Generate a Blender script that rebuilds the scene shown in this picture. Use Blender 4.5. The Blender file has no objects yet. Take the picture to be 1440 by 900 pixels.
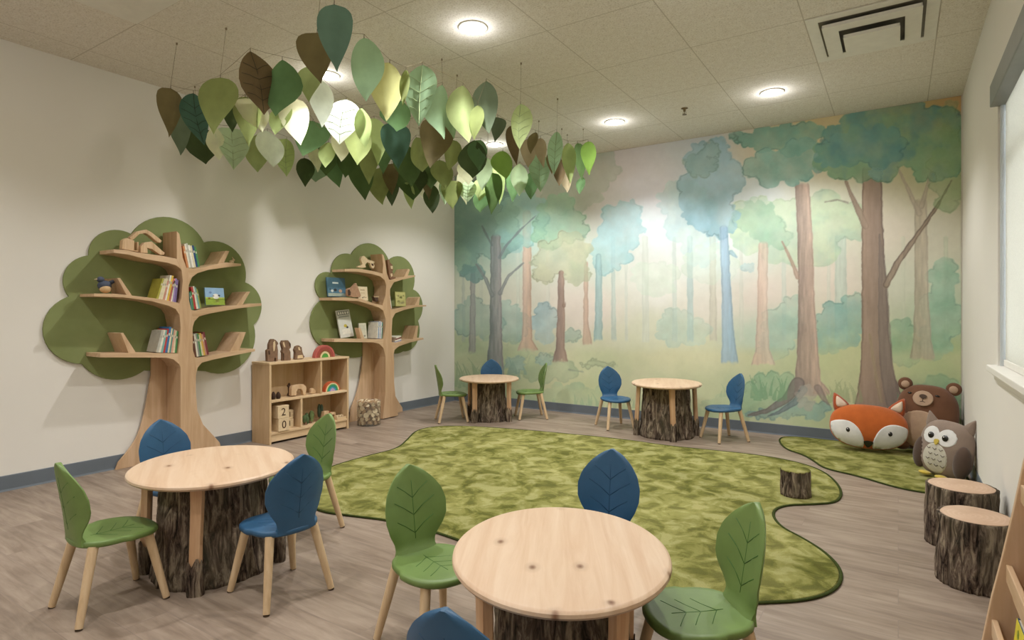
import bpy, bmesh, math, random
import numpy as np
from mathutils import Vector, Matrix, noise as mnoise

# ------------------------------------------------------------------ camera, world, light, exposure
SC = bpy.context.scene
COL = SC.collection
EYE = 1.2            # camera height
YAW = math.radians(33.2)
FPX = 830.0
cam = bpy.data.cameras.new('camera'); cam_o = bpy.data.objects.new('camera', cam); COL.objects.link(cam_o)
cam_o.location = (0, 0, EYE); cam_o.rotation_euler = (math.radians(90), 0, YAW)
cam.sensor_width = 36; cam.lens = 36*FPX/1440; cam.shift_y = -13/1440; cam.clip_start = .05
SC.camera = cam_o
SC.view_settings.view_transform = 'Standard'; SC.view_settings.look = 'None'
SC.view_settings.gamma = 1; SC.view_settings.use_curve_mapping = False
SC.view_settings.exposure = 0.58
W = bpy.data.worlds.new('world'); SC.world = W; W.use_nodes = True
bg = W.node_tree.nodes['Background']; bg.inputs[0].default_value = (.86, .93, 1, 1); bg.inputs[1].default_value = 5.0

SPOT_W = 58.0        # power of one recessed downlight
GLOW = 30.0          # emission of its lens
LAMP_RGB = (.99, .985, 1.0)
XL, XR, YB, YF, ZC = -4.97, .45, 6.19, -2.6, 3.0   # room walls and ceiling

# ------------------------------------------------------------------ site survey helpers: sight lines to room planes
_s, _c = math.sin(YAW), math.cos(YAW)
def onx(px, py, X):
    t = (px-720)/FPX; dx = -_s+_c*t; dy = _c+_s*t; d = X/dx
    return (dy*d, EYE-(py-437)/FPX*d)
def onz(px, py, z=0.0):
    d = FPX*(EYE-z)/(py-437); l = (px-720)/FPX*d
    return (-_s*d+_c*l, _c*d+_s*l)

# ------------------------------------------------------------------ object helpers
def link(o, parent=None):
    COL.objects.link(o)
    if parent is not None: o.parent = parent
    return o
def bobj(name, bm, mat, parent=None, smooth=False, loc=None, rot=None):
    me = bpy.data.meshes.new(name)
    bmesh.ops.recalc_face_normals(bm, faces=bm.faces)
    bm.to_mesh(me); bm.free()
    for m in (mat if isinstance(mat, (list, tuple)) else [mat]): me.materials.append(m)
    if smooth:
        me.polygons.foreach_set('use_smooth', [True]*len(me.polygons))
    o = bpy.data.objects.new(name, me)
    if loc is not None: o.location = loc
    if rot is not None: o.rotation_euler = rot
    return link(o, parent)
def tag(o, label, cat, group=None, kind=None):
    o['label'] = label; o['category'] = cat
    if group: o['group'] = group
    if kind: o['kind'] = kind
    return o
def thing(name, loc, label, cat, group=None, rz=0, rot=None):
    o = bpy.data.objects.new(name, None); o.empty_display_size = .05
    o.location = loc; o.rotation_euler = rot if rot else (0, 0, rz)
    link(o); return tag(o, label, cat, group)
def struct(o): o['kind'] = 'structure'; return o
def smooth_by_angle(o, deg=40):
    me = o.data
    me.polygons.foreach_set('use_smooth', [True]*len(me.polygons))
    try: me.set_sharp_from_angle(angle=math.radians(deg))
    except Exception: pass
def box(bm, x0, x1, y0, y1, z0, z1, M=None, bev=0, mi=0):
    r = bmesh.ops.create_cube(bm, size=1)
    vs = r['verts']
    for v in vs:
        v.co = Vector(((x0+x1)/2+v.co.x*(x1-x0), (y0+y1)/2+v.co.y*(y1-y0), (z0+z1)/2+v.co.z*(z1-z0)))
    fs = list({f for v in vs for f in v.link_faces})
    for f in fs: f.material_index = mi
    if bev:
        es = list({e for f in fs for e in f.edges})
        g = bmesh.ops.bevel(bm, geom=es, offset=bev, segments=2, affect='EDGES', profile=.6)
        vs = list({v for f in g['faces'] for v in f.verts} | {v for v in vs if v.is_valid})
        for f in {f for v in vs for f in v.link_faces}: f.material_index = mi
    if M is not None:
        for v in vs: v.co = M @ v.co
    return vs
def tube(bm, pts, rad, seg=8, cap=True):
    pts = [Vector(p) for p in pts]; n = len(pts)
    rr = rad if isinstance(rad, (list, tuple)) else [rad]*n
    rings = []
    up = Vector((0, 0, 1))
    for i, p in enumerate(pts):
        d = (pts[min(i+1, n-1)]-pts[max(i-1, 0)]).normalized()
        a = d.cross(up if abs(d.z) < .95 else Vector((1, 0, 0))).normalized(); b = d.cross(a)
        rings.append([bm.verts.new(p+rr[i]*(math.cos(2*math.pi*k/seg)*a+math.sin(2*math.pi*k/seg)*b)) for k in range(seg)])
    for i in range(n-1):
        for k in range(seg):
            bm.faces.new((rings[i][k], rings[i][(k+1) % seg], rings[i+1][(k+1) % seg], rings[i+1][k]))
    if cap:
        bm.faces.new(rings[0]); bm.faces.new(list(reversed(rings[-1])))
def lathe(bm, prof, seg=32, sx=1, sy=1, c=(0, 0)):
    rings = []
    for r, z in prof:
        rings.append([bm.verts.new((c[0]+r*sx*math.cos(2*math.pi*k/seg), c[1]+r*sy*math.sin(2*math.pi*k/seg), z)) for k in range(seg)])
    for i in range(len(prof)-1):
        for k in range(seg):
            bm.faces.new((rings[i][k], rings[i][(k+1) % seg], rings[i+1][(k+1) % seg], rings[i+1][k]))
    bm.faces.new(rings[0]); bm.faces.new(list(reversed(rings[-1])))
def prism(bm, poly, a, b, f, bev=0):
    """poly of 2D points, extruded between a and b; f(u,v,w) gives the 3D point"""
    va = [bm.verts.new(f(u, v, a)) for u, v in poly]; vb = [bm.verts.new(f(u, v, b)) for u, v in poly]
    n = len(poly)
    fa = bm.faces.new(va); fb = bm.faces.new(list(reversed(vb)))
    for i in range(n): bm.faces.new((va[i], va[(i+1) % n], vb[(i+1) % n], vb[i]))
    bmesh.ops.recalc_face_normals(bm, faces=bm.faces)
    if bev:
        es = [e for e in list(fa.edges)+list(fb.edges)]
        bmesh.ops.bevel(bm, geom=es, offset=bev, segments=2, affect='EDGES', profile=.6)
def yzx(u, v, w): return Vector((w, u, v))     # u = y, v = z, extruded along x
def smooth_poly(pts, it=1, closed=True):
    for _ in range(it):
        q = []; n = len(pts)
        for i in range(n if closed else n-1):
            a, b = pts[i], pts[(i+1) % n]
            q.append((a[0]*.75+b[0]*.25, a[1]*.75+b[1]*.25)); q.append((a[0]*.25+b[0]*.75, a[1]*.25+b[1]*.75))
        pts = q
    return pts

# ------------------------------------------------------------------ materials
def S(h):
    if isinstance(h, str): h = tuple(int(h[i:i+2], 16)/255 for i in (0, 2, 4))
    return tuple((x/12.92 if x <= .04045 else ((x+.055)/1.055)**2.4) for x in h)+(1,)
class NM:
    def __init__(s, name, rough=.6, spec=.4):
        s.m = bpy.data.materials.new(name); s.m.use_nodes = True; s.t = s.m.node_tree; s.N = s.t.nodes
        s.b = s.N['Principled BSDF']; s.b.inputs['Roughness'].default_value = rough
        s.b.inputs['Specular IOR Level'].default_value = spec
    def n(s, ty, **kw):
        k = s.N.new(ty)
        for a, v in kw.items(): setattr(k, a, v)
        return k
    def l(s, a, b): s.t.links.new(a, b)
    def coord(s, scale=(1, 1, 1), kind='Object', rot=(0, 0, 0)):
        tc = s.n('ShaderNodeTexCoord'); mp = s.n('ShaderNodeMapping')
        mp.inputs['Scale'].default_value = scale; mp.inputs['Rotation'].default_value = rot
        s.l(tc.outputs[kind], mp.inputs[0]); return mp.outputs[0]
    def noise(s, vec, scale=5, detail=4, rough=.55, dist=0):
        k = s.n('ShaderNodeTexNoise'); k.inputs['Scale'].default_value = scale; k.inputs['Detail'].default_value = detail
        k.inputs['Roughness'].default_value = rough; k.inputs['Distortion'].default_value = dist
        s.l(vec, k.inputs['Vector']); return k.outputs['Fac']
    def ramp(s, fac, stops, interp='LINEAR'):
        r = s.n('ShaderNodeValToRGB'); r.color_ramp.interpolation = interp
        e = r.color_ramp.elements
        while len(e) < len(stops): e.new(.5)
        for x, (p, c) in zip(e, stops): x.position = p; x.color = S(c) if isinstance(c, str) else c
        s.l(fac, r.inputs[0]); return r.outputs[0]
    def mix(s, fac, a, b, mode='MIX'):
        k = s.n('ShaderNodeMix'); k.data_type = 'RGBA'; k.blend_type = mode
        for i, v in ((0, fac), (6, a), (7, b)):
            if hasattr(v, 'is_output') or hasattr(v, 'links'): s.l(v, k.inputs[i])
            elif i == 0: k.inputs[0].default_value = v
            else: k.inputs[i].default_value = S(v) if isinstance(v, str) else v
        return k.outputs[2]
    def base(s, c):
        if hasattr(c, 'links'): s.l(c, s.b.inputs['Base Color'])
        else: s.b.inputs['Base Color'].default_value = S(c) if isinstance(c, str) else c
    def bump(s, h, strength=.3, dist=.01):
        k = s.n('ShaderNodeBump'); k.inputs['Strength'].default_value = strength; k.inputs['Distance'].default_value = dist
        s.l(h, k.inputs['Height']); s.l(k.outputs[0], s.b.inputs['Normal']); return k
_cache = {}
def plain(c, rough=.6, vary=.06, scale=14, spec=.35, bump=0, name=None, metal=0):
    key = (c, rough, vary, scale, spec, bump, metal)
    if key in _cache: return _cache[key]
    k = NM(name or 'paint_'+c, rough, spec); v = k.coord()
    nz = k.noise(v, scale, 4)
    a = S(c); lo = tuple(x*(1-vary*2) for x in a[:3])+(1,); hi = tuple(min(1, x*(1+vary*2)) for x in a[:3])+(1,)
    k.base(k.ramp(nz, [(.3, lo), (.7, hi)]))
    k.b.inputs['Metallic'].default_value = metal
    if bump: k.bump(k.noise(v, 160, 3), bump, .002)
    _cache[key] = k.m; return k.m
def wood(name, c1, c2, c3, axis=0, scale=1.0, rough=.5, knots=False, bump=.08):
    """grain running along axis"""
    k = NM(name, rough, .35)
    st = [14*scale]*3; st[axis] = 1.1*scale
    v = k.coord(tuple(st)); nz = k.noise(v, 2.2, 6, .62, .6)
    col = k.ramp(nz, [(.28, c1), (.5, c2), (.72, c3)])
    st2 = [3*scale]*3; st2[axis] = .5*scale
    big = k.noise(k.coord(tuple(st2)), 1.3, 2)
    col = k.mix(.28, col, k.ramp(big, [(.35, c1), (.65, c3)]))
    if knots:
        vo = k.n('ShaderNodeTexVoronoi', voronoi_dimensions='2D'); vo.inputs['Scale'].default_value = 1.0
        st3 = [6.2]*3; st3[axis] = 4.2; st3[2] = .01 if axis != 2 else st3[2]
        k.l(k.coord(tuple(st3)), vo.inputs['Vector'])
        dist = vo.outputs['Distance']
        ring = k.ramp(dist, [(0.0, (1, 1, 1, 1)), (.04, (.7, .7, .7, 1)), (.075, (.22, .22, .22, 1)), (.17, (0, 0, 0, 1))])
        ge = k.n('ShaderNodeNewGeometry'); sel = k.noise(ge.outputs['Position'], 5.5, 2)
        sel = k.ramp(sel, [(.50, (0, 0, 0, 1)), (.56, (1, 1, 1, 1))])
        f = k.mix(1.0, ring, sel, 'MULTIPLY')
        bw = k.n('ShaderNodeRGBToBW'); k.l(f, bw.inputs[0])
        col = k.mix(bw.outputs[0], col, '6d4426')
    k.base(col); k.bump(nz, bump, .003)
    return k.m
M = {}
M['ply'] = wood('birch_plywood', 'b5926e', 'c6a581', 'd5b797', axis=2, scale=.8)
M['ply_h'] = wood('birch_plywood_flat', 'b79570', 'c9a985', 'd8bb9b', axis=1, scale=.8)
M['cub'] = wood('maple_board', 'bd9c72', 'ccae86', 'dac09b', axis=2, scale=.7)
M['cub_h'] = wood('maple_board_flat', 'c4a57c', 'd4b78f', 'e2caa6', axis=1, scale=.7)
M['top'] = wood('pine_tabletop', 'c3a283', 'd0b598', 'dbc5ab', axis=0, scale=.75, rough=.42, knots=True)
M['leg'] = wood('beech_dowel', 'bd9f78', 'cfb28b', 'dcc4a0', axis=2, scale=1.6)
M['peeled'] = wood('peeled_branch', 'b98f69', 'caa27c', 'd9b894', axis=2, scale=1.3)
M['toy'] = wood('toy_wood', 'b8946c', 'caa983', 'd9bf9d', axis=2, scale=4)
M['toy_dark'] = wood('walnut_toy', '5b3c28', '7d5a40', '97745a', axis=2, scale=4)
def bark(name, a, b, c, sc=1.0):
    k = NM(name, .9, .15)
    v = k.coord((25*sc, 25*sc, 4.6*sc)); n1 = k.noise(v, 1.6, 9, .68, .9)
    v2 = k.coord((5, 5, 1.2)); n2 = k.noise(v2, 2.0, 3)
    col = k.ramp(n1, [(.38, a), (.5, b), (.64, c)])
    col = k.mix(k.ramp(n2, [(.4, (0, 0, 0, 1)), (.7, (.4, .4, .4, 1))]), col, '6f6a55')
    k.base(col); k.bump(n1, .9, .02); return k.m
M['bark'] = bark('tree_bark', '1d1611', '66564a', 'ab9c86')
def endgrain():
    k = NM('sawn_end_grain', .6, .3)
    tc = k.n('ShaderNodeTexCoord'); sep = k.n('ShaderNodeVectorMath', operation='LENGTH')
    mp = k.n('ShaderNodeMapping'); mp.inputs['Scale'].default_value = (1, 1, 0); k.l(tc.outputs['Object'], mp.inputs[0])
    nz = k.n('ShaderNodeTexNoise'); nz.inputs['Scale'].default_value = 6; k.l(mp.outputs[0], nz.inputs['Vector'])
    add = k.n('ShaderNodeVectorMath', operation='MULTIPLY_ADD'); k.l(nz.outputs['Color'], add.inputs[0])
    add.inputs[1].default_value = (.04, .04, 0); k.l(mp.outputs[0], add.inputs[2]); k.l(add.outputs[0], sep.inputs[0])
    sn = k.n('ShaderNodeMath', operation='MULTIPLY'); sn.inputs[1].default_value = 330; k.l(sep.outputs['Value'], sn.inputs[0])
    s2 = k.n('ShaderNodeMath', operation='SINE'); k.l(sn.outputs[0], s2.inputs[0])
    col = k.ramp(s2.outputs[0], [(0, 'bf9f84'), (1, 'c9ab91')])
    col = k.mix(.45, col, k.ramp(k.noise(k.coord(), 7, 4), [(.35, 'b3937a'), (.65, 'd6bba2')]))
    k.base(col); return k.m
M['end'] = endgrain()
M['green'] = plain('6d8648', .42, .05, 9, .45, name='green_seat_lacquer')
M['green_groove'] = plain('41692f', .5, .03, 9, .3)  # lacquer darkened to imitate the shade inside carved leaf veins
M['blue'] = plain('2f597b', .42, .05, 9, .45, name='blue_seat_lacquer')
M['blue_groove'] = plain('244a69', .5, .03, 9, .3)  # blue lacquer darkened likewise for groove shade
M['rubber'] = plain('4a3b2c', .8, .03)
M['metal'] = plain('b9b4aa', .35, .02, metal=.8)

def wall_mat(name, c):
    k = NM(name, .85, .2); v = k.coord()
    k.base(k.ramp(k.noise(v, 1.2, 3), [(.3, tuple(x*.97 for x in S(c)[:3])+(1,)), (.7, S(c))]))
    k.bump(k.noise(v, 240, 2), .12, .002); return k.m
M['wall'] = wall_mat('cream_wall_paint', 'e5e1d8')
M['white'] = plain('e9e6de', .5, .01, name='white_trim_paint')
M['base'] = plain('687077', .5, .03, 6, name='grey_vinyl_baseboard')
def floor_mat():
    k = NM('oak_vinyl_planks', .38, .4)
    br = k.n('ShaderNodeTexBrick'); br.offset = .37; br.squash = 1
    br.inputs['Scale'].default_value = 1; br.inputs['Brick Width'].default_value = 1.22; br.inputs['Row Height'].default_value = .152
    br.inputs['Mortar Size'].default_value = .0016; br.inputs['Mortar Smooth'].default_value = .3; br.inputs['Bias'].default_value = 0
    br.inputs['Color1'].default_value = (0, 0, 0, 1); br.inputs['Color2'].default_value = (1, 1, 1, 1); br.inputs['Mortar'].default_value = (.5, .5, .5, 1)
    k.l(k.coord(), br.inputs['Vector'])
    tone = k.ramp(br.outputs['Color'], [(0, '867769'), (.5, '918172'), (1, '9d8d7d')])
    # every plank shifts its own grain
    tc = k.n('ShaderNodeTexCoord'); ma = k.n('ShaderNodeVectorMath', operation='MULTIPLY_ADD')
    k.l(br.outputs['Color'], ma.inputs[0]); ma.inputs[1].default_value = (7, 3, 0); k.l(tc.outputs['Object'], ma.inputs[2])
    mp = k.n('ShaderNodeMapping'); mp.inputs['Scale'].default_value = (1.3, 13, 1); k.l(ma.outputs[0], mp.inputs[0])
    g = k.noise(mp.outputs[0], 2.0, 8, .65, .7)
    mp2 = k.n('ShaderNodeMapping'); mp2.inputs['Scale'].default_value = (1.0, 4.5, 1); k.l(ma.outputs[0], mp2.inputs[0])
    g2 = k.noise(mp2.outputs[0], 1.8, 4, .6, .4)
    col = k.mix(.75, tone, k.ramp(g, [(.3, '5e5044'), (.43, '7e6c5c'), (.56, '998775'), (.68, 'a69584'), (.78, 'b8a998')]))
    col = k.mix(.45, col, k.ramp(g2, [(.35, '776759'), (.65, 'ab9b8b')]))
    col = k.mix(br.outputs['Fac'], col, '85766a')
    k.base(col); k.bump(g, .06, .003)
    rr = k.ramp(g, [(.3, (.5, .5, .5, 1)), (.7, (.38, .38, .38, 1))]); k.l(rr, k.b.inputs['Roughness'])
    return k.m
M['floor'] = floor_mat()
def ceil_mat():
    k = NM('acoustic_ceiling_tile', .95, .1)
    v = k.coord((1, 1, .0)); tc = k.n('ShaderNodeTexCoord'); sep = k.n('ShaderNodeSeparateXYZ'); k.l(tc.outputs['Object'], sep.inputs[0])
    def line(ax, off, step):
        a = k.n('ShaderNodeMath', operation='SUBTRACT'); k.l(sep.outputs[ax], a.inputs[0]); a.inputs[1].default_value = off-step/2
        p = k.n('ShaderNodeMath', operation='PINGPONG'); k.l(a.outputs[0], p.inputs[0]); p.inputs[1].default_value = step/2
        g = k.n('ShaderNodeMath', operation='GREATER_THAN'); k.l(p.outputs[0], g.inputs[0]); g.inputs[1].default_value = step/2-.0035
        return g.outputs[0]
    mx = k.n('ShaderNodeMath', operation='MAXIMUM'); k.l(line(0, GX, GSX), mx.inputs[0]); k.l(line(1, GY, GSY), mx.inputs[1])
    sp = k.noise(k.coord(), 95, 4, .7); bl = k.noise(k.coord(), 22, 5, .7)
    col = k.ramp(sp, [(.33, 'a79e90'), (.45, 'dfd8cc'), (.7, 'efe9e0')])
    col = k.mix(.3, col, k.ramp(bl, [(.4, 'cfc8bb'), (.6, 'e9e6df')]))
    col = k.mix(mx.outputs[0], col, 'c2baac')
    k.base(col); k.bump(sp, .35, .004); return k.m
GX, GSX, GY, GSY = -.49, .70, 4.79, .745
M['ceil'] = ceil_mat()
M['grille'] = plain('e2dfd6', .5, .02)
M['dark'] = plain('2b2925', .8, .02)
def rug_mat():
    k = NM('moss_pile', .95, .1); v = k.coord((1, 1, 0))
    a = k.noise(v, 7.0, 4, .6, .55); b = k.noise(v, 2.2, 3); c = k.noise(k.coord((1, 1, 1)), 260, 2, .8)
    col = k.ramp(a, [(.38, '656632'), (.455, '89894a'), (.50, 'a5a264'), (.54, 'a9a667'), (.60, 'c6c18c')])
    col = k.mix(.30, col, k.ramp(b, [(.38, '74753c'), (.62, 'b9b478')]))
    col = k.mix(.4, col, k.ramp(c, [(.3, '5f6638'), (.7, 'b5b68a')]), 'OVERLAY')
    k.base(col); k.bump(c, .8, .01); return k.m
M['rug'] = rug_mat()
M['rug_edge'] = plain('3b4420', .95, .08, 60, .1, bump=.6)
def felt():
    k = NM('green_felt', .95, .1); v = k.coord()
    k.base(k.ramp(k.noise(v, 2.5, 4), [(.3, '7c8556'), (.7, '8b9464')])); k.bump(k.noise(v, 300, 2), .3, .003); return k.m
M['felt'] = felt()
def plush(c, name):
    k = NM(name, .95, .1); v = k.coord(); a = S(c)
    k.base(k.ramp(k.noise(v, 9, 4), [(.3, tuple(x*.86 for x in a[:3])+(1,)), (.7, tuple(min(1, x*1.08) for x in a[:3])+(1,))]))
    k.bump(k.noise(v, 210, 3, .7), .5, .004)
    k.b.inputs['Sheen Weight'].default_value = .25; return k.m
def leafmat(c, name):
    k = NM(name, .7, .2); v = k.coord((1, 1, 1)); a = S(c)
    col = k.ramp(k.noise(v, 9, 4), [(.3, tuple(x*.88 for x in a[:3])+(1,)), (.7, tuple(min(1, x*1.1) for x in a[:3])+(1,))])
    k.base(col)
    tr = k.n('ShaderNodeBsdfTranslucent'); k.l(col, tr.inputs[0])
    mx = k.n('ShaderNodeMixShader'); mx.inputs[0].default_value = .42
    out = k.N['Material Output']; k.l(k.b.outputs[0], mx.inputs[1]); k.l(tr.outputs[0], mx.inputs[2]); k.l(mx.outputs[0], out.inputs[0])
    return k.m
def emit(name, c, s):
    k = NM(name); k.b.inputs['Base Color'].default_value = S(c); k.b.inputs['Emission Color'].default_value = S(c)
    k.b.inputs['Emission Strength'].default_value = s; return k.m

# ------------------------------------------------------------------ room shell
def slab(name, x0, x1, y0, y1, z0, z1, mat):
    bm = bmesh.new(); box(bm, x0, x1, y0, y1, z0, z1); return struct(bobj(name, bm, mat))
slab('floor', XL-.12, XR+.5, YF-.1, YB+.12, -.1, 0, M['floor'])
slab('ceiling', XL-.12, XR+.5, YF-.1, YB+.12, ZC, ZC+.1, M['ceil'])
slab('wall_left', XL-.12, XL, YF-.1, YB+.12, 0, ZC, M['wall'])
slab('wall_back', XL, XR, YB, YB+.12, 0, ZC, M['wall'])
slab('wall_front', XL, XR, YF-.1, YF, 0, ZC, M['wall'])
WY0, WY1, WZ0, WZ1 = 1.15, 4.10, .90, 2.42       # window opening
WT = .16                                         # wall thickness at the window
bm = bmesh.new()
box(bm, XR, XR+WT, YF-.1, WY0, 0, ZC); box(bm, XR, XR+WT, WY1, YB+.12, 0, ZC)
box(bm, XR, XR+WT, WY0, WY1, 0, WZ0); box(bm, XR, XR+WT, WY0, WY1, WZ1, ZC)
struct(bobj('wall_right', bm, M['wall']))
def baseboard(name, pts):
    bm = bmesh.new()
    prof = [(0, 0), (.012, 0), (.007, .012), (.006, .10), (.004, .104), (0, .104)]
    (x0, y0), (x1, y1), (nx, ny) = pts
    a = [bm.verts.new((x0+nx*u, y0+ny*u, v)) for u, v in prof]; b = [bm.verts.new((x1+nx*u, y1+ny*u, v)) for u, v in prof]
    for i in range(len(prof)): j = (i+1) % len(prof); bm.faces.new((a[i], a[j], b[j], b[i]))
    bm.faces.new(a); bm.faces.new(list(reversed(b)))
    return struct(bobj(name, bm, M['base']))
baseboard('baseboard_left', ((XL, YF), (XL, YB-.013), (1, 0)))
baseboard('baseboard_back', ((XL, YB), (XR, YB), (0, -1)))
baseboard('baseboard_right', ((XR, YF), (XR, YB-.013), (-1, 0)))
# window_1: jamb lining, sill, sash, glass
w = bpy.data.objects.new('window_1', None); w.location = (XR, (WY0+WY1)/2, WZ0); link(w); struct(w)
def wpart(name, bm, mat): o = bobj(name, bm, mat, w); o.matrix_parent_inverse = Matrix.Translation(-w.location); return o
bm = bmesh.new()
fx0, fx1 = XR+.075, XR+.125
for (a, b, c, d) in ((WY0, WY1, WZ0, WZ0+.05), (WY0, WY1, WZ1-.05, WZ1), (WY0, WY0+.05, WZ0+.05, WZ1-.05), (WY1-.05, WY1, WZ0+.05, WZ1-.05),
                     (2.60, 2.65, WZ0+.05, WZ1-.05)):
    box(bm, fx0, fx1, a, b, c, d, bev=.004)
wpart('window_frame', bm, M['white'])
bm = bmesh.new(); box(bm, fx0+.004, fx1-.004, WY0+.05, 2.6, 1.98, 2.02, bev=.003); box(bm, fx0+.004, fx1-.004, 2.65, WY1-.05, 1.98, 2.02, bev=.003)
wpart('window_rail', bm, M['white'])
def glass():
    k = NM('window_glass', .02); k.b.inputs['Transmission Weight'].default_value = 1; k.b.inputs['IOR'].default_value = 1.45; return k.m
M['glass'] = glass()
bm = bmesh.new(); box(bm, XR+.098, XR+.102, WY0+.05, 2.6, WZ0+.05, WZ1-.05); box(bm, XR+.098, XR+.102, 2.65, WY1-.05, WZ0+.05, WZ1-.05)
wpart('window_pane', bm, M['glass'])
bm = bmesh.new(); box(bm, XR-.045, XR+.12, WY0-.05, WY1+.06, WZ0-.03, WZ0+.004, bev=.005); box(bm, XR-.012, XR, WY0-.03, WY1+.04, WZ0-.075, WZ0-.03, bev=.003)
wpart('window_sill', bm, M['white'])
# roller blind
def blind_mat():
    k = NM('blind_fabric', .9, .1); v = k.coord((1, 1, 1))
    col = k.ramp(k.noise(v, 150, 2), [(.3, 'dad8ce'), (.7, 'e6e4da')])
    k.base(col); tr = k.n('ShaderNodeBsdfTranslucent'); k.l(col, tr.inputs[0])
    mx = k.n('ShaderNodeMixShader'); mx.inputs[0].default_value = .45
    tp = k.n('ShaderNodeBsdfTransparent'); m2 = k.n('ShaderNodeMixShader'); m2.inputs[0].default_value = .10
    k.l(k.b.outputs[0], mx.inputs[1]); k.l(tr.outputs[0], mx.inputs[2]); k.l(mx.outputs[0], m2.inputs[1]); k.l(tp.outputs[0], m2.inputs[2])
    k.l(m2.outputs[0], k.N['Material Output'].inputs[0]); return k.m
bl = thing('roller_blind', (XR+.03, (WY0+WY1)/2, WZ1-.1), 'translucent off-white roller blind pulled down over the window, in a grey metal headbox', 'blind')
def bpart(name, bm, mat, sm=False): o = bobj(name, bm, mat, bl, sm); o.matrix_parent_inverse = Matrix.Translation(-bl.location); return o
bm = bmesh.new(); box(bm, XR-.035, XR+.06, WY0+.002, WY1-.002, WZ1-.12, WZ1-.002, bev=.006); bpart('headbox', bm, plain('8b8c88', .45, .02, metal=.3))
bm = bmesh.new(); box(bm, XR+.028, XR+.0295, WY0+.03, WY1-.035, WZ0+.038, WZ1-.115); bpart('fabric', bm, blind_mat())
bm = bmesh.new(); box(bm, XR+.02, XR+.038, WY0+.03, WY1-.035, WZ0+.006, WZ0+.040, bev=.004); bpart('bottom_bar', bm, M['white'])
bm = bmesh.new(); box(bm, XR+.008, XR+.05, WY1-.028, WY1-.002, WZ0+.0045, WZ1-.12, bev=.003); bpart('side_channel', bm, plain('c9cfd2', .35, .02, metal=.2))

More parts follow.
